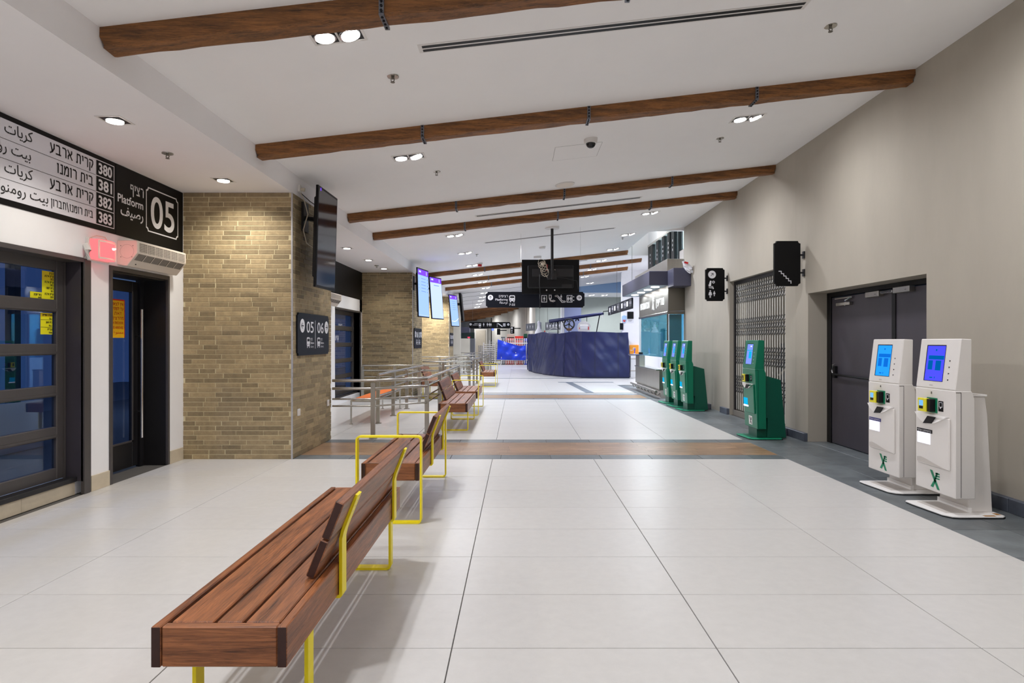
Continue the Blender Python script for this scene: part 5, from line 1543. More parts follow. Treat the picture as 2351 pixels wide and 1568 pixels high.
# ================================================================== TICKET MACHINES
def kiosk(x0, y0, style, lb):
    """front plane at x = x0 facing -x, near side at y = y0"""
    Wd = 0.49
    green = style == 'green'
    body = 'kiosk_green' if green else 'kiosk_white'
    r = empty('ticket_machine', (x0+0.2, y0+Wd/2, 0), lb, 'ticket machine', 'green ticket machines' if green else 'white ticket machines')
    # foot plate with a rounded front
    fp = [(x0-0.10, y0+0.47), (x0-0.10, y0+0.38), (x0-0.07, y0+0.05), (x0-0.03, y0-0.01), (x0+0.02, y0-0.025), (x0+0.36, y0-0.025), (x0+0.39, y0+0.0), (x0+0.39, y0+0.46), (x0+0.36, y0+0.49), (x0-0.08, y0+0.49)]
    pl_ = MB().prism(fp, 'z', 0.008, 0.02).build('foot_plate', 'green_plate' if green else 'kiosk_wedge', r, 0.003)
    MB().prism([(p[0]+0.006, p[1]) for p in fp], 'z', 0.0, 0.008).build('plate_underside', 'plastic_black', r)
    MB().box(x0-0.02, x0+0.17, y0+0.08, y0+0.44, 0.02, 0.0215).build('plate_inlay', 'kiosk_green_dark' if green else 'kiosk_recess', r)
    if green:
        MB().prism([(x0+0.12, 0.92), (x0+0.39, 0.845), (x0+0.47, 0.02), (x0+0.2, 0.02), (x0+0.2, 0.3), (x0+0.12, 0.3)], 'y', y0+0.06, y0+0.44).build('pedestal', 'kiosk_green_dark', r, 0.005)
        MB().box(x0+0.06, x0+0.2, y0+0.09, y0+0.41, 0.02, 0.3).build('pedestal_front', 'kiosk_green_dark', r)
    else:
        MB().prism([(x0+0.13, 0.95), (x0+0.31, 0.95), (x0+0.33, 0.8), (x0+0.37, 0.02), (x0+0.18, 0.02), (x0+0.18, 0.3), (x0+0.13, 0.3)], 'y', y0+0.1, y0+0.45).build('pedestal', body, r, 0.006)
        MB().box(x0+0.12, x0+0.315, y0+0.085, y0+0.465, 0.95, 0.965).build('pedestal_lid', 'kiosk_wedge', r, 0.002)
        MB().box(x0+0.165, x0+0.195, y0+0.09, y0+0.455, 0.02, 0.06).build('pedestal_skirt', 'kiosk_wedge', r)
    fo = 0.035 if green else 0.0
    bd_ = MB().prism([(x0+fo, 0.15), (x0, 1.0), (x0+0.13, 1.0), (x0+0.155, 0.94), (x0+0.16, 0.15)], 'y', y0, y0+Wd).build('body', body, r, 0.006)
    sm = MB(); sm.box(x0+0.044, x0+0.047, y0-0.0015, y0+0.001, 0.16, 0.985); sm.box(x0+0.005, x0+0.046, y0-0.0015, y0+0.001, 0.984, 0.988)
    sm.build('door_seam', 'plastic_black', r)
    hdp = [(x0, 1.004), (x0+0.048, 1.412), (x0+0.135, 1.408), (x0+0.13, 0.985), (x0+0.04, 0.985)]
    hd_ = MB().prism(hdp, 'y', y0+0.004, y0+Wd-0.004).build('head', body, r, 0.006)
    # front of the head: plane with u to the viewer's right (-y), v up the slope
    A = Vector((x0, y0+Wd-0.004, 1.004)); uv = Vector((0.048, 0, 0.408)); hl = uv.length; ux = Vector((0, -1, 0)); vy = uv.normalized()
    wd = Wd-0.008
    def FF(l): return Flat(A, ux, vy, l)
    f = FF(0.001); f.rect(wd*0.19, hl*0.14, wd*0.68, hl*0.875); sc = f.build('screen_recess', 'plastic_black', hd_)
    lcd = 'kiosk_lcd_lilac' if green else ('kiosk_lcd_cyan' if style == 'cyan' else 'kiosk_lcd_blue')
    f = FF(0.002); f.rect(wd*0.215, hl*0.15, wd*0.67, hl*0.855); scr = f.build('screen', lcd, hd_)
    f = FF(0.003)
    if green:
        f.rect(wd*0.23, hl*0.62, wd*0.66, hl*0.65); f.build('menu_bar', 'ticket_cyan', hd_)
        f = FF(0.003); f.rect(wd*0.4, hl*0.35, wd*0.62, hl*0.6); f.build('menu_block', 'ticket_cyan', hd_)
        f = FF(0.0035); f.rect(wd*0.48, hl*0.76, wd*0.58, hl*0.8); f.build('menu_mark', 'scr_white', hd_)
    else:
        for q_ in ((0.27, 0.58, 0.66, 0.66), (0.27, 0.37, 0.39, 0.56), (0.46, 0.36, 0.6, 0.56), (0.34, 0.2, 0.42, 0.225), (0.46, 0.195, 0.48, 0.235), (0.43, 0.75, 0.47, 0.79)):
            f = FF(0.003); f.rect(wd*q_[0], hl*q_[1], wd*q_[2], hl*q_[3]); f.build('menu_block', 'lcd_block_blue' if style == 'cyan' else 'lcd_block_teal', hd_)
    f = FF(0.001)
    for k in range(4):
        v = hl*(0.56-0.125*k); f.poly([(wd*0.785, v+0.007), (wd*0.825, v+0.004), (wd*0.795, v-0.008)])
    f.build('key_arrow', 'plastic_black' if not green else 'letter_white', hd_)
    if not green: f = FF(0.001); f.rect(wd*0.36, hl*0.045, wd*0.45, hl*0.07); f.build('maker_plate', 'kiosk_recess', hd_)
    # front of the body
    A2 = Vector((x0+fo, y0+Wd, 0.15)); uv2 = Vector((-fo, 0, 0.85)); v2 = uv2.normalized()
    P = lambda u, z, d=0.0: A2+ux*(Wd*u)+v2*((z-0.15))-Vector((d, 0, 0))
    def FB(l): return Flat(A2, ux, v2, l)
    def bz(name, m, u0, u1, za, zb, d0, d1, par=bd_, bv=0.002):
        vs = [P(u, z_, d) for d in (d0, d1) for (u, z_) in ((u0, za), (u1, za), (u1, zb), (u0, zb))]
        return MB().add(vs, [(0, 3, 2, 1), (4, 5, 6, 7), (0, 1, 5, 4), (1, 2, 6, 5), (2, 3, 7, 6), (3, 0, 4, 7)]).build(name, m, par, bv)
    bz('lock', 'steel_dark', 0.415, 0.44, 0.955, 0.975, 0, 0.004)
    bz('reader_plate', 'reader_green', 0.32, 0.58, 0.80, 0.925, 0, 0.006)
    rd = bz('card_reader', 'plastic_black', 0.36, 0.54, 0.812, 0.915, 0.006, 0.05)
    bz('reader_face', 'reader_yellow', 0.25, 0.46, 0.808, 0.918, 0.03, 0.06, rd)
    bz('reader_display', 'reader_lcd' if not green else 'plastic_black', 0.29, 0.39, 0.855, 0.90, 0.06, 0.062, rd, 0)
    bz('reader_keys', 'plastic_black', 0.29, 0.39, 0.83, 0.852, 0.06, 0.062, rd, 0)
    hl_ = bz('hand_label', 'plastic_black', 0.6, 0.72, 0.82, 0.905, 0, 0.001, bd_, 0)
    f = FB(0.002); f.frame(Wd*0.62, 0.855-0.15, Wd*0.70, 0.895-0.15, 0.004); f.poly([(Wd*0.63, 0.848-0.15), (Wd*0.68, 0.862-0.15), (Wd*0.66, 0.84-0.15)]); f.build('hand_mark', 'letter_white', hl_)
    # raised lower door with a scooped shelf
    n = 10
    dp = bz('front_panel', body if green else 'kiosk_white', 0.1, 0.9, 0.36, 0.775, 0, 0.018, bd_, 0.006)
    sh = []
    top_, crv = 0.79, []
    for k in range(n+1):
        t = k/n; crv.append((0.07+0.80*t, 0.785-0.105*math.sin(math.pi*min(1, t*1.0))**0.8*(1-0.55*t)))
    vs = [P(0.07, top_, 0.004), P(0.87, top_-0.012, 0.004)]
    outl = [P(0.07, top_, 0.03)] + [P(u, z_, 0.03) for (u, z_) in crv[1:]]
    inn = [P(0.07, top_, 0.002)] + [P(u, z_, 0.002) for (u, z_) in crv[1:]]
    outl.append(P(0.87, top_-0.005, 0.004)); inn.append(P(0.87, top_-0.005, 0.002))
    k = len(outl)
    MB().add(outl+inn, [tuple(range(k)), tuple(range(2*k-1, k-1, -1))] + [(i, i+k, (i+1) % k+k, (i+1) % k) for i in range(k)]).build('shelf', 'kiosk_wedge', bd_)
    q = [P(0.3, 0.705, 0.034), P(0.52, 0.715, 0.034), P(0.62, 0.772, 0.034), P(0.42, 0.772, 0.034)]
    q2 = [p+Vector((0.006, 0, 0)) for p in q]
    MB().add(q+q2, [(0, 1, 2, 3), (7, 6, 5, 4), (0, 4, 5, 1), (1, 5, 6, 2), (2, 6, 7, 3), (3, 7, 4, 0)]).build('contactless_pad', 'plastic_black', bd_)
    if green:
        bz('ticket_window', 'ticket_cyan', 0.1, 0.42, 0.47, 0.57, 0.018, 0.021, dp, 0)
        bz('ticket_lip', 'ticket_light', 0.1, 0.46, 0.445, 0.468, 0.018, 0.026, dp, 0)
        cw = bz('logo_card', 'kiosk_wedge', 0.36, 0.62, 0.19, 0.315, 0, 0.002, bd_, 0)
    else:
        lbp = bz('label_strip', 'label_navy' if style == 'cyan' else 'plastic_black', 0.1, 0.5, 0.628, 0.658, 0.018, 0.02, dp, 0)
        text('כרטיסים | עודף', 0.022, 'letter_white', lbp, P(0.3, 0.636, 0.02), ux, v2, 'C', 0.014, off=0.001, res=2, width=0.17)
        bz('ticket_window', 'ticket_light', 0.115, 0.45, 0.535, 0.626, 0.018, 0.021, dp, 0)
        crc = [(0.1, 0.372), (0.1, 0.41), (0.2, 0.418), (0.35, 0.408), (0.55, 0.388), (0.75, 0.372), (0.88, 0.365)]
        f = FB(0.0195); f.poly([(Wd*u, z_-0.15) for (u, z_) in crc]); f.build('tray_shade', 'kiosk_recess', dp)  # shadowed recess painted as a flat darker crescent on the panel
    # X mark
    f = FB(0.0025 if green else 0.001)
    cu, cz, hh_ = Wd*0.5, 0.25-0.15, 0.074 if not green else 0.05
    f.poly([(cu-0.05*hh_/0.065, cz+hh_), (cu-0.022*hh_/0.065, cz+hh_), (cu+0.058*hh_/0.065, cz-hh_), (cu+0.03*hh_/0.065, cz-hh_)])
    f.poly([(cu-0.042*hh_/0.065, cz-hh_*0.85), (cu-0.012*hh_/0.065, cz-hh_*0.9), (cu+0.02*hh_/0.065, cz-hh_*0.02), (cu-0.002*hh_/0.065, cz+hh_*0.02)])
    f.poly([(cu-0.002, cz+hh_*0.05), (cu+0.018, cz+hh_*0.05), (cu+0.04*hh_/0.065, cz+hh_*0.85), (cu+0.02*hh_/0.065, cz+hh_*0.85)])
    for k2 in range(3):
        zz = cz+hh_*(0.12+0.27*k2); f.rect(cu+0.012, zz, cu+0.056*hh_/0.065, zz+hh_*0.16)
    f.build('x_logo', 'plastic_black' if green else 'logo_green', bd_)
    if style == 'blue':
        rs = MB(); rs.box(x0+0.22, x0+0.31, y0-0.02, y0+0.01, 0.0201, 0.0206); rs.box(x0+0.34, x0+0.38, y0+0.02, y0+0.07, 0.0201, 0.0206)
        rs.build('rust_patch', 'rust', r)
    return r
kiosk(3.44, 4.90, 'blue', 'nearer white ticket machine with violet-blue screen by the right wall')
kiosk(3.46, 5.66, 'cyan', 'white ticket machine with bright cyan-blue screen in front of the dark door')
kiosk(3.36, 8.82, 'green', 'single green ticket machine standing before the folding gate')
kiosk(3.36, 12.46, 'green', 'green ticket machine of the row of three, nearest the viewer')
kiosk(3.355, 13.21, 'green', 'middle green ticket machine of the row of three')
kiosk(3.35, 13.96, 'green', 'green ticket machine of the row of three, closest to the booth')
for (yv, lb) in ((9.3, 'small grey cable box on the floor behind the single green ticket machine'), (12.9, 'small grey cable box on the floor behind the three green ticket machines')):
    r = empty('cable_box', (3.93, yv, 0), lb, 'cable box')
    MB().box(3.86, 3.985, yv-0.09, yv+0.1, 0, 0.11).build('cover', 'slate_skirt', r, 0.008)
    MB().tube([(3.84, yv-0.02, 0.08), (3.88, yv-0.02, 0.08)], 0.018, 8).build('gland', 'plastic_black', r)

# ================================================================== RIGHT WALL
# ------------------------------------------------------------------ dark double door
d2 = empty('door_2', (4.31, 7.3, 0), 'dark steel double door with closers in the right wall recess', 'door', None, 'structure')
DXR = 4.30
fr = MB(); fr.box(DXR, DXR+0.06, 8.56, 8.67, 0, 2.06); fr.box(DXR, DXR+0.06, 6.0, 8.56, 2.0, 2.06); fr.box(DXR, DXR+0.06, 5.9, 6.0, 0, 2.06)
fr.build('door_frame', 'plastic_black', d2, 0.004)
la = MB().box(DXR+0.012, DXR+0.055, 7.16, 8.55, 0.01, 1.99).build('door_leaf', 'door_dark', d2, 0.003)
lb_ = MB().box(DXR+0.012, DXR+0.055, 6.02, 7.12, 0.01, 1.99).build('door_leaf', 'door_dark', d2, 0.003)
MB().box(DXR+0.0, DXR+0.02, 7.1, 7.17, 0.01, 1.99).build('meeting_stile', 'plastic_black', d2, 0.003)
MB().tube([(DXR-0.03, 7.3, 0.93), (DXR-0.03, 8.45, 0.95)], 0.014, 8).build('panic_bar', 'plastic_black', la, smooth=True)
MB().box(DXR-0.03, DXR+0.012, 8.40, 8.47, 0.90, 1.06).build('bar_bracket', 'plastic_black', la, 0.004)
MB().tube([(DXR-0.045, 8.42, 0.97), (DXR-0.055, 8.42, 1.0), (DXR-0.045, 8.42, 1.08), (DXR-0.01, 8.42, 1.09)], 0.009, 8).build('lever', 'chrome', la, smooth=True)
for (ya, yb, za, zb, nm) in ((7.34, 7.62, 1.925, 1.99, 'door_closer'), (6.76, 7.06, 1.935, 2.0, 'door_closer')):
    c_ = MB().box(DXR-0.055, DXR+0.012, ya, yb, za, zb).build(nm, 'steel_brushed', d2, 0.004)
    MB().box(DXR-0.056, DXR-0.0555, ya+0.05, ya+0.08, za+0.025, za+0.03).build('closer_mark', 'plastic_black', c_)
MB().box(DXR-0.04, DXR+0.012, 7.1, 7.33, 1.95, 1.98).build('closer_arm', 'chrome', d2, 0.003)
c_ = MB().box(DXR-0.035, DXR+0.012, 8.02, 8.36, 1.865, 1.905).build('door_closer', 'steel', d2, 0.004)
MB().tube([(DXR-0.02, 7.98, 1.965), (DXR-0.02, 8.4, 1.965)], 0.009, 6).build('closer_arm', 'chrome', c_)
MB().tube([(DXR-0.02, 7.99, 1.965), (DXR-0.025, 8.14, 1.93), (DXR-0.025, 8.14, 1.86)], 0.009, 6).build('closer_link', 'chrome', c_)
# ------------------------------------------------------------------ folding gate
g = empty('folding_gate', (4.15, 10.65, 0), 'closed folding steel lattice gate in the right wall opening', 'gate')
GX = 4.145
MB().box(GX-0.03, GX+0.03, 9.41, 11.86, 2.46, 2.53).build('head_track', 'black_metal', g, 0.003)
MB().box(GX-0.03, GX+0.03, 11.80, 11.87, 0.1, 2.48).build('end_channel', 'black_metal', g, 0.003)
MB().box(GX-0.02, GX+0.02, 9.41, 11.80, 0.1, 0.115).build('bottom_track', 'steel_dark', g)
nb = 24; sp_ = (11.78-9.45)/nb
bm_ = None
for k in range(nb+1):
    yb_ = 9.45+k*sp_
    if bm_ is None:
        m_ = MB()
        m_.prism([(-0.006, -0.013), (-0.006, 0.013), (0.004, 0.013), (0.004, 0.009), (-0.002, 0.009), (-0.002, -0.009), (0.004, -0.009), (0.004, -0.013)], 'z', 0, 2.34)
        first_bar = m_.xform(lambda p: p+Vector((GX, yb_, 0.12))).build('bar', 'gate_bar', g)
        bm_ = first_bar; y_first = yb_
    else:
        o = first_bar.copy(); COL.objects.link(o); o.parent = g; o.location = (0, yb_-y_first, 0)
for zc_ in (2.26, 1.66, 1.14, 0.60):
    m_ = MB()
    for k in range(nb):
        ya = 9.45+k*sp_; yb_ = ya+sp_
        for dz in (-0.11, 0.0, 0.11):
            m_.tube([(GX-0.010, ya, zc_+dz-0.045), (GX-0.010, yb_, zc_+dz+0.045)], 0.006, 4, cap=False)
            m_.tube([(GX-0.012, ya, zc_+dz+0.045), (GX-0.012, yb_, zc_+dz-0.045)], 0.006, 4, cap=False)
    m_.build('lattice_band', 'black_metal', g)
r = empty('stair_handrail', (5.2, 10.7, 0), 'stair handrail seen behind the folding gate', 'handrail')
MB().tube([(5.0, 11.9, 0.75), (5.0, 9.6, 1.75)], 0.022, 8).build('rail', 'plastic_ivory', r, smooth=True)
for q in range(4): MB().box(4.98, 5.02, 9.75+q*0.6, 9.78+q*0.6, 0, 1.68-q*0.26).build('post', 'steel', r)
r = empty('stair_flight', (5.8, 10.8, 0), 'concrete stair flight behind the folding gate', 'stairs')
for q in range(8): MB().box(5.1, 6.45, 11.6-q*0.27, 12.15, q*0.17, (q+1)*0.17).build('step', 'slate_light', r)
r = empty('stairwell_lamp', (5.4, 10.7, 3.1), 'ceiling lamp in the stairwell behind the gate', 'lamp')
MB().cyl((5.4, 10.7), 0.2, 3.05, 3.1, 20).build('diffuser', 'lamp_far', r)
area('stair_light', r, (0, 0, -0.08), 12, 0.35, (1, 0.95, 0.88), 170)
# ------------------------------------------------------------------ blade signs on the right wall
def blade(y, lb, kind):
    x0, x1, z0, z1 = 3.615, 3.98, 2.175, 2.805
    r = empty('blade_sign', (x1, y, z0), lb, 'sign')
    board('sign_panel', 'sign_black', (0, y, 0), (1, 0, 0), UZ, notched(x0, z0, x1, z1, 0.035), 0.03, r)
    board('edge_trim', 'steel_dark', (0, y+0.031, 0), (1, 0, 0), UZ, notched(x0-0.004, z0-0.004, x1+0.004, z1+0.004, 0.035), 0.004, r)
    for zz in (2.36, 2.61):
        m_ = MB(); m_.box(x1, XR-0.012, y+0.005, y+0.025, zz-0.012, zz+0.012); m_.box(XR-0.02, XR, y-0.01, y+0.04, zz-0.05, zz+0.05)
        m_.build('bracket', 'black_metal', r)
    W = Flat((0, y, 0), (1, 0, 0), UZ, 0.002); B = Flat((0, y, 0), (1, 0, 0), UZ, 0.004)
    if kind == 'stairs':
        p = [(x0+0.06, z0+0.205)]
        for k in range(5):
            p.append((p[-1][0]+0.034, p[-1][1])); p.append((p[-1][0], p[-1][1]-0.034))
        W.stroke(p[:-1]+[(p[-1][0], p[-1][1])], 0.011)
    else:
        W.disc(x0+0.122, z1-0.125, 0.075, 28); arrow_pts(B, x0+0.122, z1-0.125, 0.05, math.pi/4)
        # seated figure with clock
        u, v = x0+0.06, z0+0.24
        W.disc(u+0.035, v+0.13, 0.018, 14); W.stroke([(u+0.028, v+0.1), (u+0.02, v+0.03)], 0.04); W.stroke([(u+0.02, v+0.025), (u+0.07, v+0.035), (u+0.085, v-0.005)], 0.022); W.stroke([(u-0.002, v+0.07), (u+0.006, v+0.01), (u+0.06, v+0.006)], 0.01)
        W.ring(u+0.09, v+0.12, 0.012, 0.026, 16)
        man_icon(W, x0+0.088, z0+0.06, 0.145, True); man_icon(W, x0+0.165, z0+0.09, 0.1)
    W.build('pictograms', 'letter_white', r)
    if kind != 'stairs': B.build('pictogram_detail', 'sign_black', r)
blade(8.77, 'black blade sign with a white staircase symbol on the right wall', 'stairs')
blade(11.98, 'black blade sign with arrow, waiting and restroom symbols on the right wall', 'wc')
# ================================================================== INFORMATION BOOTH
bo = empty('information_booth', (3.8, 17.0, 0), 'steel and glass information booth with dark canopy behind the green machines', 'booth')
XB = 3.64
cn = MB().box(3.18, 4.0, 15.07, 18.9, 2.76, 3.10).build('canopy', 'canopy_grey', bo, 0.008)
MB().box(3.19, 3.99, 15.08, 18.89, 2.752, 2.76).build('canopy_soffit', 'canopy_under', cn)
MB().box(3.63, 4.04, 14.5, 15.07, 2.69, 3.11).build('canopy_end', 'canopy_grey', bo, 0.008)
tp = MB(); tp.box(3.62, 4.02, 15.1, 19.2, 3.10, 3.40); tp.build('roof_box', 'steel_brushed', bo, 0.006)
for yv in (15.45, 16.3, 17.2, 18.1):
    l_ = MB().cyl((3.41, yv), 0.10, 2.735, 2.752, 20).build('canopy_lamp', 'lamp_cool', cn)
    area('canopy_light', bo, Vector((3.41, yv, 2.72))-wloc(bo), 14, 0.18, (0.86, 0.94, 1.0), 165)
fb = MB().box(XB, XB+0.3, 15.1, 18.65, 2.135, 2.755).build('sign_fascia', 'steel_brushed', bo, 0.004)
tr_ = MB(); tr_.tube([(XB+0.02, 15.1, 2.10), (XB+0.02, 18.65, 2.10)], 0.04, 10); tr_.build('fascia_roll', 'steel', bo, smooth=True)
ep = MB(); ep.box(XB, 4.06, 15.05, 15.1, 2.135, 2.69); ep.box(XB, 4.06, 15.04, 15.1, 2.06, 2.13); ep.build('end_panel', 'steel_dark', bo, 0.004)
# letters on the fascia read along -y (towards the viewer)
ux = (0, -1, 0)
text('INFORMATION', 0.26, 'shop_letters', bo, (XB, 18.45, 2.32), ux, UZ, 'L', 0.01, off=0.004, width=1.25)
f = Flat((XB, 0, 0), ux, UZ, 0.004)
xm = -16.75; f.poly([(xm-0.13, 2.66), (xm-0.06, 2.66), (xm+0.14, 2.24), (xm+0.07, 2.24)]); f.poly([(xm-0.11, 2.26), (xm-0.04, 2.26), (xm+0.05, 2.44), (xm, 2.48)]); f.poly([(xm, 2.46), (xm+0.05, 2.46), (xm+0.13, 2.62), (xm+0.08, 2.62)])
for k in range(3): f.rect(xm+0.04, 2.47+k*0.055, xm+0.15, 2.5+k*0.055)
f.build('x_logo', 'shop_letters', bo)
text('מודיעין', 0.27, 'shop_letters', bo, (XB, 16.35, 2.33), ux, UZ, 'L', 0.012, off=0.004, width=0.85)
# glazed screen
for (a, b) in ((15.2, 16.0), (16.02, 17.1), (17.12, 18.35)):
    MB().box(XB, XB+0.012, a, b, 1.0, 2.07).build('glass_pane', 'pane_teal', bo)
MB().box(XB-0.005, XB+0.02, 18.35, 18.62, 1.0, 2.1).build('curved_post', 'outdoor_pale', bo, 0.01)
MB().box(XB, XB+0.03, 15.16, 15.2, 0, 2.07).build('mullion', 'steel_dark', bo)
MB().box(XB+0.05, 4.02, 15.1, 15.13, 0.02, 2.06).build('side_glass', 'pane_teal', bo)
MB().box(XB+0.06, 4.0, 15.2, 15.25, 0.02, 2.06).build('side_panel', 'outdoor_pale', bo)
MB().box(4.9, 4.95, 15.3, 19.1, 0.0, 2.7).build('back_panel', 'far_blue', bo)
sh_ = MB(); sh_.box(4.86, 4.9, 15.5, 16.6, 1.2, 1.9); sh_.box(4.86, 4.9, 17.0, 17.8, 1.05, 1.7); sh_.build('notice_board', 'sign_white', bo)
MB().box(XB+0.02, XB+0.024, 15.45, 15.95, 1.15, 1.72).build('paper_notice', 'sign_white', bo)
text('כרטיסים', 0.06, 'logo_green', bo, (XB-0.002, 16.4, 1.78), ux, UZ, 'L', 0.01, off=0.002)
area('booth_light', bo, Vector((4.3, 17.0, 2.65))-wloc(bo), 110, 0.6, (0.8, 0.95, 1.0), 170)
# counter
ct = empty('service_counter', (3.55, 16.9, 0), 'brushed steel service counter in front of the booth glass', 'counter')
MB().box(3.48, XB, 15.3, 18.4, 0.2, 0.68).build('front', 'steel_brushed', ct, 0.004)
MB().box(3.40, XB+0.02, 15.3, 18.1, 0.68, 0.71).build('desk_top', 'steel', ct, 0.004)
MB().box(3.5, XB+0.02, 17.9, 18.45, 0.68, 1.0).build('end_block', 'steel_brushed', ct, 0.004)
MB().box(3.28, XB, 17.95, 18.5, 1.0, 1.03).build('upper_shelf', 'canopy_grey', ct, 0.004)
MB().box(3.52, XB, 15.3, 18.4, 0, 0.2).build('plinth', 'kiosk_recess', ct)
MB().tube([(3.38, 15.2, 0.17), (3.38, 18.55, 0.17)], 0.03, 8).build('bumper_rail', 'steel_brushed', ct, smooth=True)
for k in range(8):
    y_ = 15.4+k*0.42
    MB().tube([(3.52, y_, 0.12), (3.42, y_, 0.08), (3.38, y_, 0.15)], 0.012, 6).build('rail_hook', 'steel_dark', ct)
r = empty('card_terminal', (3.6, 17.7, 1.03), 'small dark card terminal on the booth upper shelf', 'terminal')
MB().box(3.52, 3.62, 18.0, 18.12, 1.03, 1.09).build('body', 'plastic_black', r, 0.01)
r = empty('pen_holder', (3.45, 18.2, 1.03), 'blue pen on a stand on the booth shelf', 'pen')
MB().cyl((3.42, 18.25), 0.03, 1.03, 1.045, 10).build('foot', 'plastic_white', r)
MB().tube([(3.42, 18.25, 1.045), (3.44, 18.25, 1.2)], 0.012, 6).build('pen', 'tarp_blue', r)
# crumpled white bag wedged over the canopy end
r = empty('plastic_bag', (3.95, 14.5, 3.0), 'crumpled white bag with a red patch wedged above the booth canopy', 'bag')
rnd = random.Random(5)
m_ = MB(); nb_, mb_ = 12, 8; vs = []
for i in range(mb_+1):
    a = math.pi*i/mb_
    for k in range(nb_):
        b = 2*math.pi*k/nb_; rr = 0.14*(0.75+0.45*rnd.random())
        x_ = rr*math.sin(a)*math.cos(b)*1.15; y_ = rr*math.sin(a)*math.sin(b)*0.6; z_ = rr*math.cos(a)*0.85
        vs.append((3.94+x_*0.8+z_*(-0.35), 14.40+y_, 3.10+z_-x_*0.35))
m_.add(vs, [(i*nb_+k, i*nb_+(k+1) % nb_, (i+1)*nb_+(k+1) % nb_, (i+1)*nb_+k) for i in range(mb_) for k in range(nb_)])
m_.build('bag', 'cloth_white', r)
MB().add([(3.82, 14.30, 3.20), (3.90, 14.28, 3.17), (3.92, 14.29, 3.21), (3.84, 14.31, 3.235)], [(0, 1, 2, 3)]).add([(3.82, 14.31, 3.20), (3.90, 14.29, 3.17), (3.92, 14.30, 3.21), (3.84, 14.32, 3.235)], [(3, 2, 1, 0)]).build('red_patch', 'cloth_red', r)
# glazing of the upper gallery
gg = empty('window_3', (4.1, 17.2, 3.4), 'gallery glazing with dotted dark posts above the booth', 'window', None, 'structure')
MB().box(4.07, 4.08, 15.25, 19.28, 3.42, 4.34).build('pane', 'pane_clear', gg)
for (a, b) in ((15.62, 15.66), (16.05, 16.35), (16.52, 16.8), (17.15, 17.42), (17.85, 18.15), (18.6, 19.25)):
    p_ = MB().box(4.03, 4.15, a, b, 3.4, 4.34).build('post', 'plastic_black', gg, 0.01)
    if b-a > 0.1:
        d_ = MB()
        for zz in (3.78, 3.9, 4.02): d_.tube([(4.03, (a+b)/2, zz), (4.026, (a+b)/2, zz)], 0.035, 12)
        d_.build('dot', 'letter_white', p_)
MB().box(4.02, 4.16, 15.2, 19.3, 4.3, 4.36).build('head_rail', 'kiosk_recess', gg)
MB().box(4.05, 4.1, 15.2, 15.6, 3.4, 3.65).build('sill_box', 'kiosk_recess', gg)
r = empty('gallery_fill', (5.6, 16.5, 5.4), 'added unseen fill panel lighting the upper gallery', 'lamp')  # added out of view to brighten the room behind the glazing
MB().box(5.2, 6.0, 15.5, 17.5, 5.36, 5.4).build('diffuser', 'lamp_far', r)
area('gallery_fill_light', r, (0, 0, -0.08), 140, 0.8, (0.95, 0.98, 1), 175)
r = empty('void_fill', (3.6, 17.2, 5.4), 'added unseen fill lamp at the top of the ceiling opening', 'lamp')  # added to light the white sides of the opening
MB().cyl((3.6, 17.2), 0.12, 5.36, 5.4, 16).build('diffuser', 'lamp_far', r)
area('void_fill_light', r, (0, 0, -0.08), 14, 0.2, (0.95, 0.98, 1), 175)

# ================================================================== FAR RIGHT
# long hanging sign
SX_ = 3.46
r = empty('hanging_sign', (SX_, 21.3, 2.39), 'long dark hanging sign with rows of white pictograms beyond the booth', 'sign')
MB().box(SX_, SX_+0.05, 18.9, 23.8, 2.40, 2.73).build('sign_panel', 'sign_navy', r, 0.006)
W = Flat((SX_, 0, 0), ux, UZ, 0.003)
for k, yy_ in enumerate((23.5, 22.9, 22.3, 21.7, 20.8, 20.3, 19.8, 19.3)):
    if k % 2 == 0: W.rect(-yy_, 2.5, -yy_+0.3, 2.66)
    else: man_icon(W, -yy_+0.1, 2.47, 0.22); man_icon(W, -yy_+0.3, 2.47, 0.22, True)
W.rect(-21.25, 2.44, -21.22, 2.7)
W.build('pictograms', 'letter_white', r)
text('7-22', 0.1, 'letter_white', r, (SX_, 23.3, 2.415), ux, UZ, 'L', 0.012, off=0.003)
for yv in (18.95, 21.8): MB().tube([(SX_+0.02, yv, 2.73), (SX_+0.02, yv, zc(SX_) if yv > 19.3 else 5.3)], 0.006, 6).build('suspension_cable', 'steel_dark', r)
# grey hanging sign beyond the tarp
for (xa, ya, xb, yb_, lb) in ((0.47, 35.0, 1.2, 33.0-0.6, 'grey far hanging sign with white pictograms left of the black wheel'), (1.45, 32.4, 2.2, 31.2, 'second grey far hanging sign beside the lavender column')):
    A = Vector((xa, ya, 2.0)); B_ = Vector((xb, yb_, 2.0)); d = (B_-A).normalized(); n_ = Vector((d.y, -d.x, 0))
    r = empty('hanging_sign', (A+B_)/2, lb, 'sign')
    vs = [A, B_, B_-n_*0.05, A-n_*0.05]
    MB().add([v+Vector((0, 0, z_)) for z_ in (0, 0.4) for v in vs], [(0, 3, 2, 1), (4, 5, 6, 7), (0, 1, 5, 4), (1, 2, 6, 5), (2, 3, 7, 6), (3, 0, 4, 7)]).build('sign_panel', 'sign_grey', r)
    W = Flat(A, d, UZ, 0.004); L_ = (B_-A).length
    for k in range(5): man_icon(W, L_*(0.12+0.19*k), 0.1, 0.22, k % 2 == 0)
    W.build('pictograms', 'letter_white', r)
    for q_ in (A+d*0.2, B_-d*0.2): MB().tube([q_+Vector((0, 0, 0.4)), q_+Vector((0, 0, 1.75))], 0.008, 5).build('suspension_cable', 'steel_dark', r)
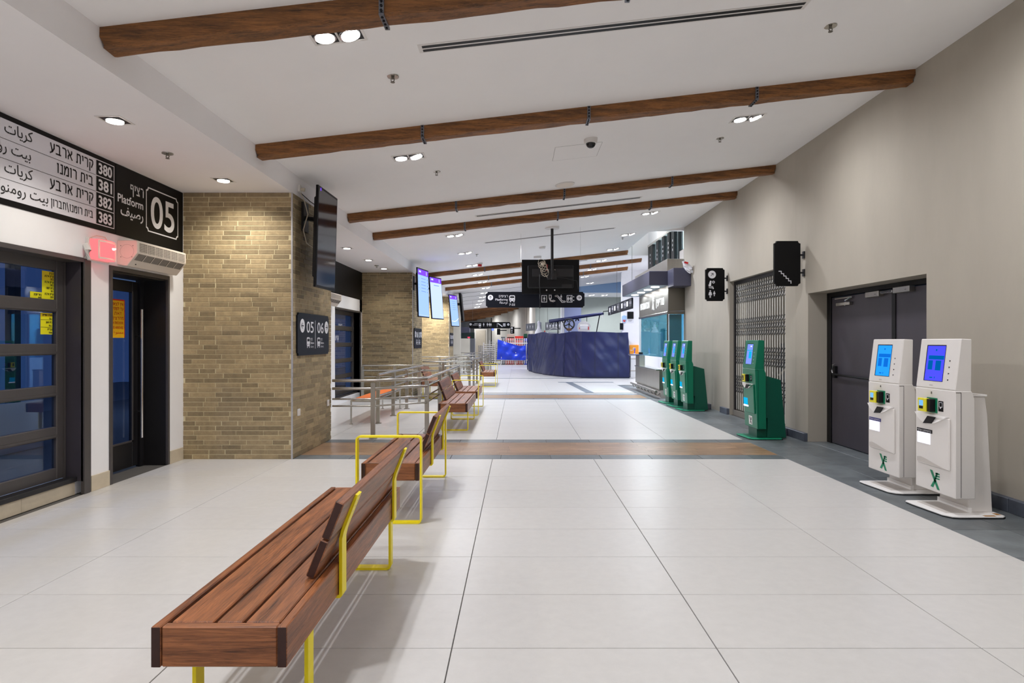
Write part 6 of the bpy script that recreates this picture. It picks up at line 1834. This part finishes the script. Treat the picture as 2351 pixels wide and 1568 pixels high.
# things on the white return wall
WY = 24.8
def XW(p): return px2x(p, WY)
def ZW(p): return py2z(p, WY)
r = empty('notice_frame', (XW(1447), WY, ZW(732)), 'small dark framed notice with white sheet below on the white far wall', 'notice')
MB().box(XW(1440), XW(1454.5), WY-0.03, WY, ZW(732), ZW(715.5)).build('frame', 'tv_black', r, 0.01)
MB().box(XW(1439.5), XW(1454.5), WY-0.012, WY, ZW(741), ZW(733)).build('sheet', 'sign_white', r)
fl = Flat((XW(1447), WY-0.012, ZW(739)), (1, 0, 0), UZ, 0.002); fl.rect(-0.08, 0.06, 0.08, 0.075); fl.rect(-0.08, 0.02, 0.05, 0.035); fl.build('sheet_lines', 'sign_grey', r)
r = empty('shield_plaque', (XW(1433), WY, ZW(742)), 'shield-shaped blue and red plaque on the white far wall', 'plaque')
f = [(-0.09, 0.29), (0, 0.32), (0.09, 0.29), (0.09, 0.1), (0.05, 0.03), (0, 0), (-0.05, 0.03), (-0.09, 0.1)]
board('shield', 'far_blue', (XW(1433), WY-0.03, ZW(742.5)), (1, 0, 0), UZ, f, 0.03, r)
fl = Flat((XW(1433), WY-0.03, ZW(742.5)), (1, 0, 0), UZ, 0.003); fl.rect(-0.06, 0.1, 0.06, 0.14); fl.poly([(-0.03, 0.05), (0.03, 0.05), (0.05, 0.09), (-0.05, 0.09)]); fl.build('shield_mark', 'sticker_red', r)
r = empty('orange_notice', (XW(1455), WY-0.06, ZW(814)), 'orange sign panel right of the navy cover', 'sign')
MB().box(XW(1445), XW(1465.5), WY-0.08, WY-0.0, ZW(814), ZW(792)).build('panel', 'orange_sign', r, 0.006)
fl = Flat((XW(1452), WY-0.08, ZW(806)), (1, 0, 0), UZ, 0.002); fl.stroke([(-0.09, 0.02), (0.02, 0.05), (0.1, 0.13)], 0.02); fl.ring(0.04, 0.1, 0.02, 0.045, 12); fl.build('white_mark', 'letter_white', r)
r = empty('wall_cabinet', (XW(1457), WY, 0), 'low white cabinet with grey bands below the orange sign', 'cabinet')
MB().box(XW(1444), XW(1470), WY-0.35, WY, 0.0, ZW(816)).build('body', 'wall_white', r, 0.01)
for q in (822, 849, 869): MB().box(XW(1444), XW(1470), WY-0.365, WY-0.35, ZW(q)-0.04, ZW(q)).build('band', 'kiosk_recess', r)
r = empty('blade_sign', (XW(1425), WY-1.0, 2.1), 'tiny dark square sign left of the shield plaque', 'sign')
MB().box(4.07, 4.2, 24.75, 24.8, ZW(757), ZW(742)).build('panel', 'sign_navy', r)

# ------------------------------------------------------------------ cart covered by a navy tarpaulin
cp = [Vector(p) for p in ((0.55, 31.6), (0.62, 29.6), (0.85, 27.7), (1.3, 26.0), (1.85, 24.75), (2.48, 24.0), (3.4, 23.92), (4.24, 23.88), (4.26, 24.72))]
def catmull(P, n):
    out = []
    for i in range(len(P)-1):
        p0, p1, p2, p3 = P[max(i-1, 0)], P[i], P[i+1], P[min(i+2, len(P)-1)]
        for k in range(n):
            t = k/n
            out.append(0.5*((2*p1)+(p2-p0)*t+(2*p0-5*p1+4*p2-p3)*t*t+(3*p1-p0-3*p2+p3)*t**3))
    out.append(P[-1]); return out
cur = catmull(cp[:6], 44)[:-1] + [cp[5]+(cp[6]-cp[5])*k/26 for k in range(26)] + [cp[6]+(cp[7]-cp[6])*k/24 for k in range(24)] + [cp[7]+(cp[8]-cp[7])*k/8 for k in range(9)]
m_ = MB(); rowsn = 44; vs = []; s_ = 0.0
N_ = len(cur)
arc = [0]
for a, b in zip(cur[:-1], cur[1:]): arc.append(arc[-1]+(b-a).length)
for j in range(rowsn+1):
    t = j/rowsn
    for i, p in enumerate(cur):
        d = (cur[min(i+1, N_-1)]-cur[max(i-1, 0)]).normalized(); nrm = Vector((d.y, -d.x))
        if nrm.y > 0 and i < N_-9: nrm = -nrm
        s = arc[i]
        left = 1.0 if s < arc[-1]-4.3 else 0.35
        z2 = t*1.8; dg = 1.0 if math.sin(s*0.9) > 0 else -1.0
        ac, al = s*0.8+dg*z2*0.6, z2*0.8-dg*s*0.6
        fold = left*(0.15*noise.noise(Vector((ac*1.9, al*0.45, 0.3)))+0.085*noise.noise(Vector((ac*4.2, al*0.5, 7.1))))+0.035*noise.noise(Vector((z2*2.6-s*0.5, s*0.6, 3.3)))
        fold *= (0.35+0.65*math.sin(math.pi*min(1, t*0.9+0.1)))
        q = p+nrm*(fold*0.9+0.05*(1-t))
        z_ = 0.02+1.77*t+0.03*math.sin(s*1.7)*t-(0.05*abs(math.sin(s*1.25)) if j == rowsn else 0)
        vs.append((q.x, q.y, z_))
m_.add(vs, [(j*N_+i, j*N_+i+1, (j+1)*N_+i+1, (j+1)*N_+i) for j in range(rowsn) for i in range(N_-1)])
cen = len(m_.v); topi = [rowsn*N_+i for i in range(N_)]
m_.v.append((2.9, 27.5, 1.72))
m_.f += [(topi[i], topi[i+1], cen) for i in range(N_-1)]
r = empty('covered_stall', (2.5, 26, 0), 'market stall wrapped in a navy tarpaulin in the middle of the hall', 'stall')
tp_ = m_.build('tarpaulin', 'tarp_navy', r, smooth=True)
sm_ = MB()
for sI in [int(N_*q) for q in (0.1, 0.2, 0.33, 0.55, 0.64, 0.73, 0.84, 0.93)]:
    col_ = [vs[j*N_+sI] for j in range(rowsn+1)]
    d = (cur[min(sI+1, N_-1)]-cur[sI-1]).normalized(); nn_ = Vector((d.y, -d.x, 0))
    if nn_.y > 0: nn_ = -nn_
    for a, b in zip(col_[:-1], col_[1:]):
        A, B_ = Vector(a)+nn_*0.01, Vector(b)+nn_*0.01; e = Vector((d.x, d.y, 0))*0.012
        sm_.quad(A-e, A+e, B_+e, B_-e)
sm_.build('seam', 'tarp_seam', tp_)
hm = MB()
for a, b in zip(vs[:N_-1], vs[1:N_]):
    hm.quad((a[0], a[1]-0.012, 0.0), (b[0], b[1]-0.012, 0.0), (b[0], b[1]-0.012, 0.05), (a[0], a[1]-0.012, 0.05))
hm.build('hem', 'tarp_seam', tp_)
# things standing up out of the covered stall
SY = 25.0
def XS_(p): return px2x(p, SY)
def ZS_(p): return py2z(p, SY)
r = empty('black_wheel', (XS_(1306.5), SY, ZS_(762)), 'black steering wheel standing above the navy cover', 'wheel')
cx_, cz_, R_ = XS_(1306.5), ZS_(744.5), 0.205
MB().torus((cx_, SY, cz_), R_, 0.03, 'y', 32, 8).build('rim', 'wheel_black', r, smooth=True)
sp2 = MB()
for a in (80, 200, 320): sp2.tube([(cx_, SY, cz_), (cx_+R_*math.cos(math.radians(a)), SY, cz_+R_*math.sin(math.radians(a)))], 0.022, 6)
sp2.build('spoke', 'wheel_black', r)
MB().tube([(cx_, SY-0.02, cz_), (cx_, SY+0.03, cz_)], 0.05, 12).build('hub', 'wheel_black', r)
MB().box(cx_-0.1, cx_+0.1, SY-0.03, SY+0.03, cz_-R_-0.05, cz_-R_+0.05).build('grip', 'leather_brown', r, 0.02)
MB().tube([(cx_, SY+0.03, cz_), (cx_, SY+0.1, 1.65)], 0.02, 6).build('stem', 'wheel_black', r)
r = empty('round_sign', (XS_(1340), SY, 1.7), 'round white disc sign with red marks above the navy cover', 'sign')
cx_, cz_ = XS_(1340.5), ZS_(752)
MB().tube([(cx_, SY-0.02, cz_), (cx_, SY+0.02, cz_)], 0.265, 32).build('disc', 'plastic_white', r, smooth=True)
MB().box(cx_-0.16, cx_+0.16, SY-0.03, SY-0.02, cz_-0.06, cz_+0.1).build('plate', 'kiosk_wedge', r, 0.004)
mm = MB(); mm.box(cx_-0.19, cx_-0.16, SY-0.028, SY-0.02, cz_-0.06, cz_-0.0); mm.box(cx_+0.16, cx_+0.2, SY-0.028, SY-0.02, cz_-0.09, cz_+0.04); mm.build('red_mark', 'sticker_red', r)
MB().tube([(cx_+0.12, SY, cz_+0.24), (cx_+0.12, SY, 2.42)], 0.012, 6).build('hanger', 'plastic_black', r)
r = empty('awning_roller', (1.9, 25.4, 2.3), 'navy rolled awning pole above the covered stall', 'awning')
A, B_ = Vector((1.35, 26.2, 2.25)), Vector((XS_(1384), 24.9, ZS_(720)))
MB().tube([A, B_], [0.075, 0.06], 10).build('roll', 'tarp_navy', r, smooth=True)
MB().tube([B_, B_+Vector((0.0, 0, 0.08)), B_+Vector((0.22, 0.05, 0.10))], 0.018, 6).build('end_bracket', 'plastic_black', r)
MB().box(B_.x-0.06, B_.x-0.02, B_.y-0.03, B_.y, B_.z-0.17, B_.z-0.05).build('tag', 'plastic_white', r)
for k in range(7):
    p = A+(B_-A)*(0.03+0.1*k if k < 6 else 0.52)
    m2 = MB(); m2.tube([p, p+Vector((-0.06, 0, -0.16))], 0.015, 5); m2.tube([p, p+Vector((0.07, 0, -0.14))], 0.02, 5); m2.build('clip', 'plastic_black', r)
for xk, zt in ((1.7, 2.28), (3.3, 2.38)): MB().tube([(xk, 26.2, 0.0), (xk, 26.2, 1.7), (A.x+(xk-A.x), A.y+(B_.y-A.y)*(xk-A.x)/(B_.x-A.x), A.z+(B_.z-A.z)*(xk-A.x)/(B_.x-A.x))], 0.02, 6).build('support_pole', 'plastic_black', r)
r = empty('white_figure', (0.95, 28.5, 1.7), 'white bottle-shaped stand at the left end of the covered stall', 'stand')
MB().add(*(lambda prof, n: ([(0.98+pr*math.cos(2*math.pi*k/n), 28.6+pr*math.sin(2*math.pi*k/n), pz) for (pr, pz) in [(a_*0.62, b_) for (a_, b_) in prof] for k in range(n)], [(i*n+k, i*n+(k+1) % n, (i+1)*n+(k+1) % n, (i+1)*n+k) for i in range(len(prof)-1) for k in range(n)]))([(0.3, 1.6), (0.28, 1.85), (0.13, 2.0), (0.1, 2.15), (0.12, 2.3), (0.02, 2.36)], 14)).build('body', 'cloth_white', r, smooth=True)
MB().tube([(1.2, 28.3, 1.74), (1.25, 28.3, 1.9)], 0.03, 6).build('red_tip', 'sticker_red', r)
r = empty('wire_hoop', (1.95, 26.3, 1.75), 'white wire hoop left of the black wheel', 'hoop')
MB().torus((1.55, 26.4, 1.72), 0.26, 0.014, 'y', 28, 6).build('hoop', 'plastic_white', r, smooth=True)
MB().tube([(1.3, 26.4, 1.72), (1.8, 26.4, 1.74)], 0.012, 5).build('cross_bar', 'plastic_white', r)

# ------------------------------------------------------------------ white fence with goods and blue tarp
FY = 38.0
def XF_(p): return px2x(p, FY)
def ZF_(p): return py2z(p, FY)
r = empty('picket_fence', (XF_(1180), FY, 0), 'white picket display fence left of the covered stall', 'fence')
for zz in (0.25, ZF_(789)): MB().box(XF_(1150), XF_(1211), FY, FY+0.03, zz, zz+0.06).build('rail', 'fence_white', r)
for k in range(15): MB().box(XF_(1150.5)+k*0.108, XF_(1150.5)+k*0.108+0.045, FY-0.02, FY, 0.06, ZF_(776.5)).build('picket', 'fence_white', r)
for p in (1150, 1184): MB().tube([(XF_(p), FY-0.15, 0.0), (XF_(p)+0.06, FY-0.0, 0.3), (XF_(p), FY+0.15, 0)], 0.02, 5).build('foot', 'fence_white', r)
for (p0, p1, q0, q1, m2, lb, dy) in ((1163, 1181, 777, 766.5, 'box_cream', 'cream box behind the white fence', 1.25), (1182, 1202, 799, 771.5, 'box_red', 'large red box behind the white fence', 0.32), (1160, 1180, 830, 776, 'box_red', 'dark red crate low behind the white fence', 0.75),
        (1202.6, 1211, 776, 766, 'box_green', 'dark green box at the right end of the fence', 0.42), (1203, 1211, 828, 777, 'tarp_blue', 'blue crate between fence and covered stall', 0.05), (1150, 1159.5, 812, 773, 'sign_grey', 'grey case behind the left end of the fence', 0.45)):
    o = empty('goods_box', (XF_((p0+p1)/2), FY+dy, 0), lb, 'box', 'goods behind the picket fence')
    MB().box(XF_(p0), XF_(p1), FY+dy, FY+dy+0.35, 0.0, ZF_(q1)).build('carton', m2, o, 0.02)
    MB().box(XF_(p0)+0.02, XF_(p1)-0.02, FY+dy-0.004, FY+dy, max(0.0, ZF_(q1))*0.86, max(0.0, ZF_(q1))*0.9).build('lid_line', 'plastic_black', o)
r = empty('blue_tarp', (XF_(1174), FY-0.1, 0), 'bright blue tarp hung slanting over the white fence', 'tarp')
vs = []; nx, nz_ = 26, 14
for j in range(nz_+1):
    for i in range(nx+1):
        u_, v_ = i/nx, j/nz_
        xp = 1143+63.5*u_+(1-v_)*(-2 if u_ < 0.2 else 1)
        ytop = 779+13.5*min(1, u_*1.25)**0.9+3*u_*math.sin(3*u_); ybot = 825.5+1.5*u_
        yp = ybot+(ytop-ybot)*v_
        dz_ = 0.05*math.sin(8*u_+5*v_)+0.035*math.sin(19*u_-9*v_)+0.03*math.sin(13*v_+3*u_)
        vs.append((XF_(xp), FY-0.12+dz_, ZF_(yp)))
MB().add(vs, [(j*(nx+1)+i, j*(nx+1)+i+1, (j+1)*(nx+1)+i+1, (j+1)*(nx+1)+i) for j in range(nz_) for i in range(nx)]).build('sheet', 'tarp_blue', r, smooth=True)
# wire trolleys
def trolley(x, y, lb, s=1.0, tall=1.55):
    r = empty('wire_trolley', (x, y, 0), lb, 'trolley', 'wire luggage trolleys')
    fr_ = MB(); w_, d_ = 0.36, 0.3
    for (a, b) in ((-w_, -d_), (w_, -d_), (w_, d_), (-w_, d_)): fr_.tube([(x+a, y+b, 0.12), (x+a, y+b, tall)], 0.016, 5)
    fr_.build('frame', 'fence_white', r)
    sh = MB(); zz = 0.2
    while zz < tall: 
        sh.tube([(x-w_, y-d_, zz), (x+w_, y-d_, zz)], 0.011, 4); sh.tube([(x-w_, y+d_, zz), (x+w_, y+d_, zz)], 0.011, 4); zz += 0.13
    sh.build('shelf_wire', 'fence_white', r, kind='stuff')
    for zz in (0.22, 0.75, 1.25):
        if zz < tall: MB().box(x-w_, x+w_, y-d_, y+d_, zz, zz+0.015).build('shelf', 'steel', r)
    for (a, b) in ((-w_, -d_), (w_, -d_), (w_, d_), (-w_, d_)): MB().tube([(x+a-0.02, y+b, 0.055), (x+a+0.02, y+b, 0.055)], 0.055, 10).build('caster', 'plastic_black', r)
    return r
trolley(px2x(1137, 39.2), 39.2, 'tall chrome wire trolley touching the blue tarp', tall=1.5)
trolley(px2x(1124, 38.2), 38.2, 'middle chrome wire trolley of the group left of the blue tarp', tall=1.35)
for k in range(3):
    trolley(px2x(1112+4*k, 41.4-k*0.7), 41.4-k*0.7, ('leftmost', 'second', 'third')[k] + ' of three low chrome trolleys left of the blue tarp' + ('' if k == 0 else ', counted from the left'), tall=1.15)
# ------------------------------------------------------------------ far left booth and cabinet
LY = 33.0
r = empty('far_booth', (px2x(1072, LY), LY, 0), 'far white counter cabinet with dark canopy and blue window at the left', 'booth')
MB().box(px2x(1057, LY), px2x(1079, LY), LY, LY+0.6, 0, py2z(777, LY)).build('counter', 'far_panel', r, 0.01)
MB().box(px2x(1079, LY), px2x(1089, LY), LY+0.05, LY+0.6, 0, py2z(777, LY)).build('counter_side', 'sign_grey', r)
MB().box(px2x(1057, LY), px2x(1078, LY), LY-0.1, LY+0.6, py2z(764, LY), py2z(751, LY)).build('canopy', 'canopy_grey', r, 0.01)
MB().box(px2x(1058, LY), px2x(1088, LY), LY+0.3, LY+0.34, py2z(777, LY), py2z(763, LY)).build('window', 'pane_teal', r)
MB().box(px2x(1058, LY), px2x(1088, LY), LY+0.5, LY+0.55, py2z(777, LY), py2z(763, LY)).build('window_back', 'sign_navy', r)
MB().box(px2x(1051, LY), px2x(1057, LY), LY-0.05, LY+0.1, py2z(764, LY), py2z(752, LY)).build('side_light', 'scr_pale', r)
MB().dome((px2x(1076, LY), LY+0.05, py2z(776, LY)+0.06), 0.07, 0.07, 10).build('pink_lamp', 'pink_dot', r)
r = empty('far_door_panel', (px2x(1104, 47), 47, 0), 'beige far door panel left of the trolleys', 'panel')
MB().box(px2x(1089, 47), px2x(1118, 47), 47, 47.1, 0, py2z(755, 47)).build('frame', 'far_panel', r)
MB().box(px2x(1093, 47), px2x(1114, 47), 46.96, 47, 0, py2z(758, 47)).build('leaf', 'stone_skirt', r)
r = empty('far_post', (px2x(1128, 42), 42, 0), 'slim dark far post with a small blue light', 'post')
MB().box(px2x(1127, 42), px2x(1129, 42), 42, 42.06, 0, py2z(730, 42)).build('pole', 'stud_metal', r)
MB().box(px2x(1128.5, 42), px2x(1134, 42), 41.95, 42.05, py2z(759, 42), py2z(754, 42)).build('lamp_head', 'kiosk_lcd_lilac', r)
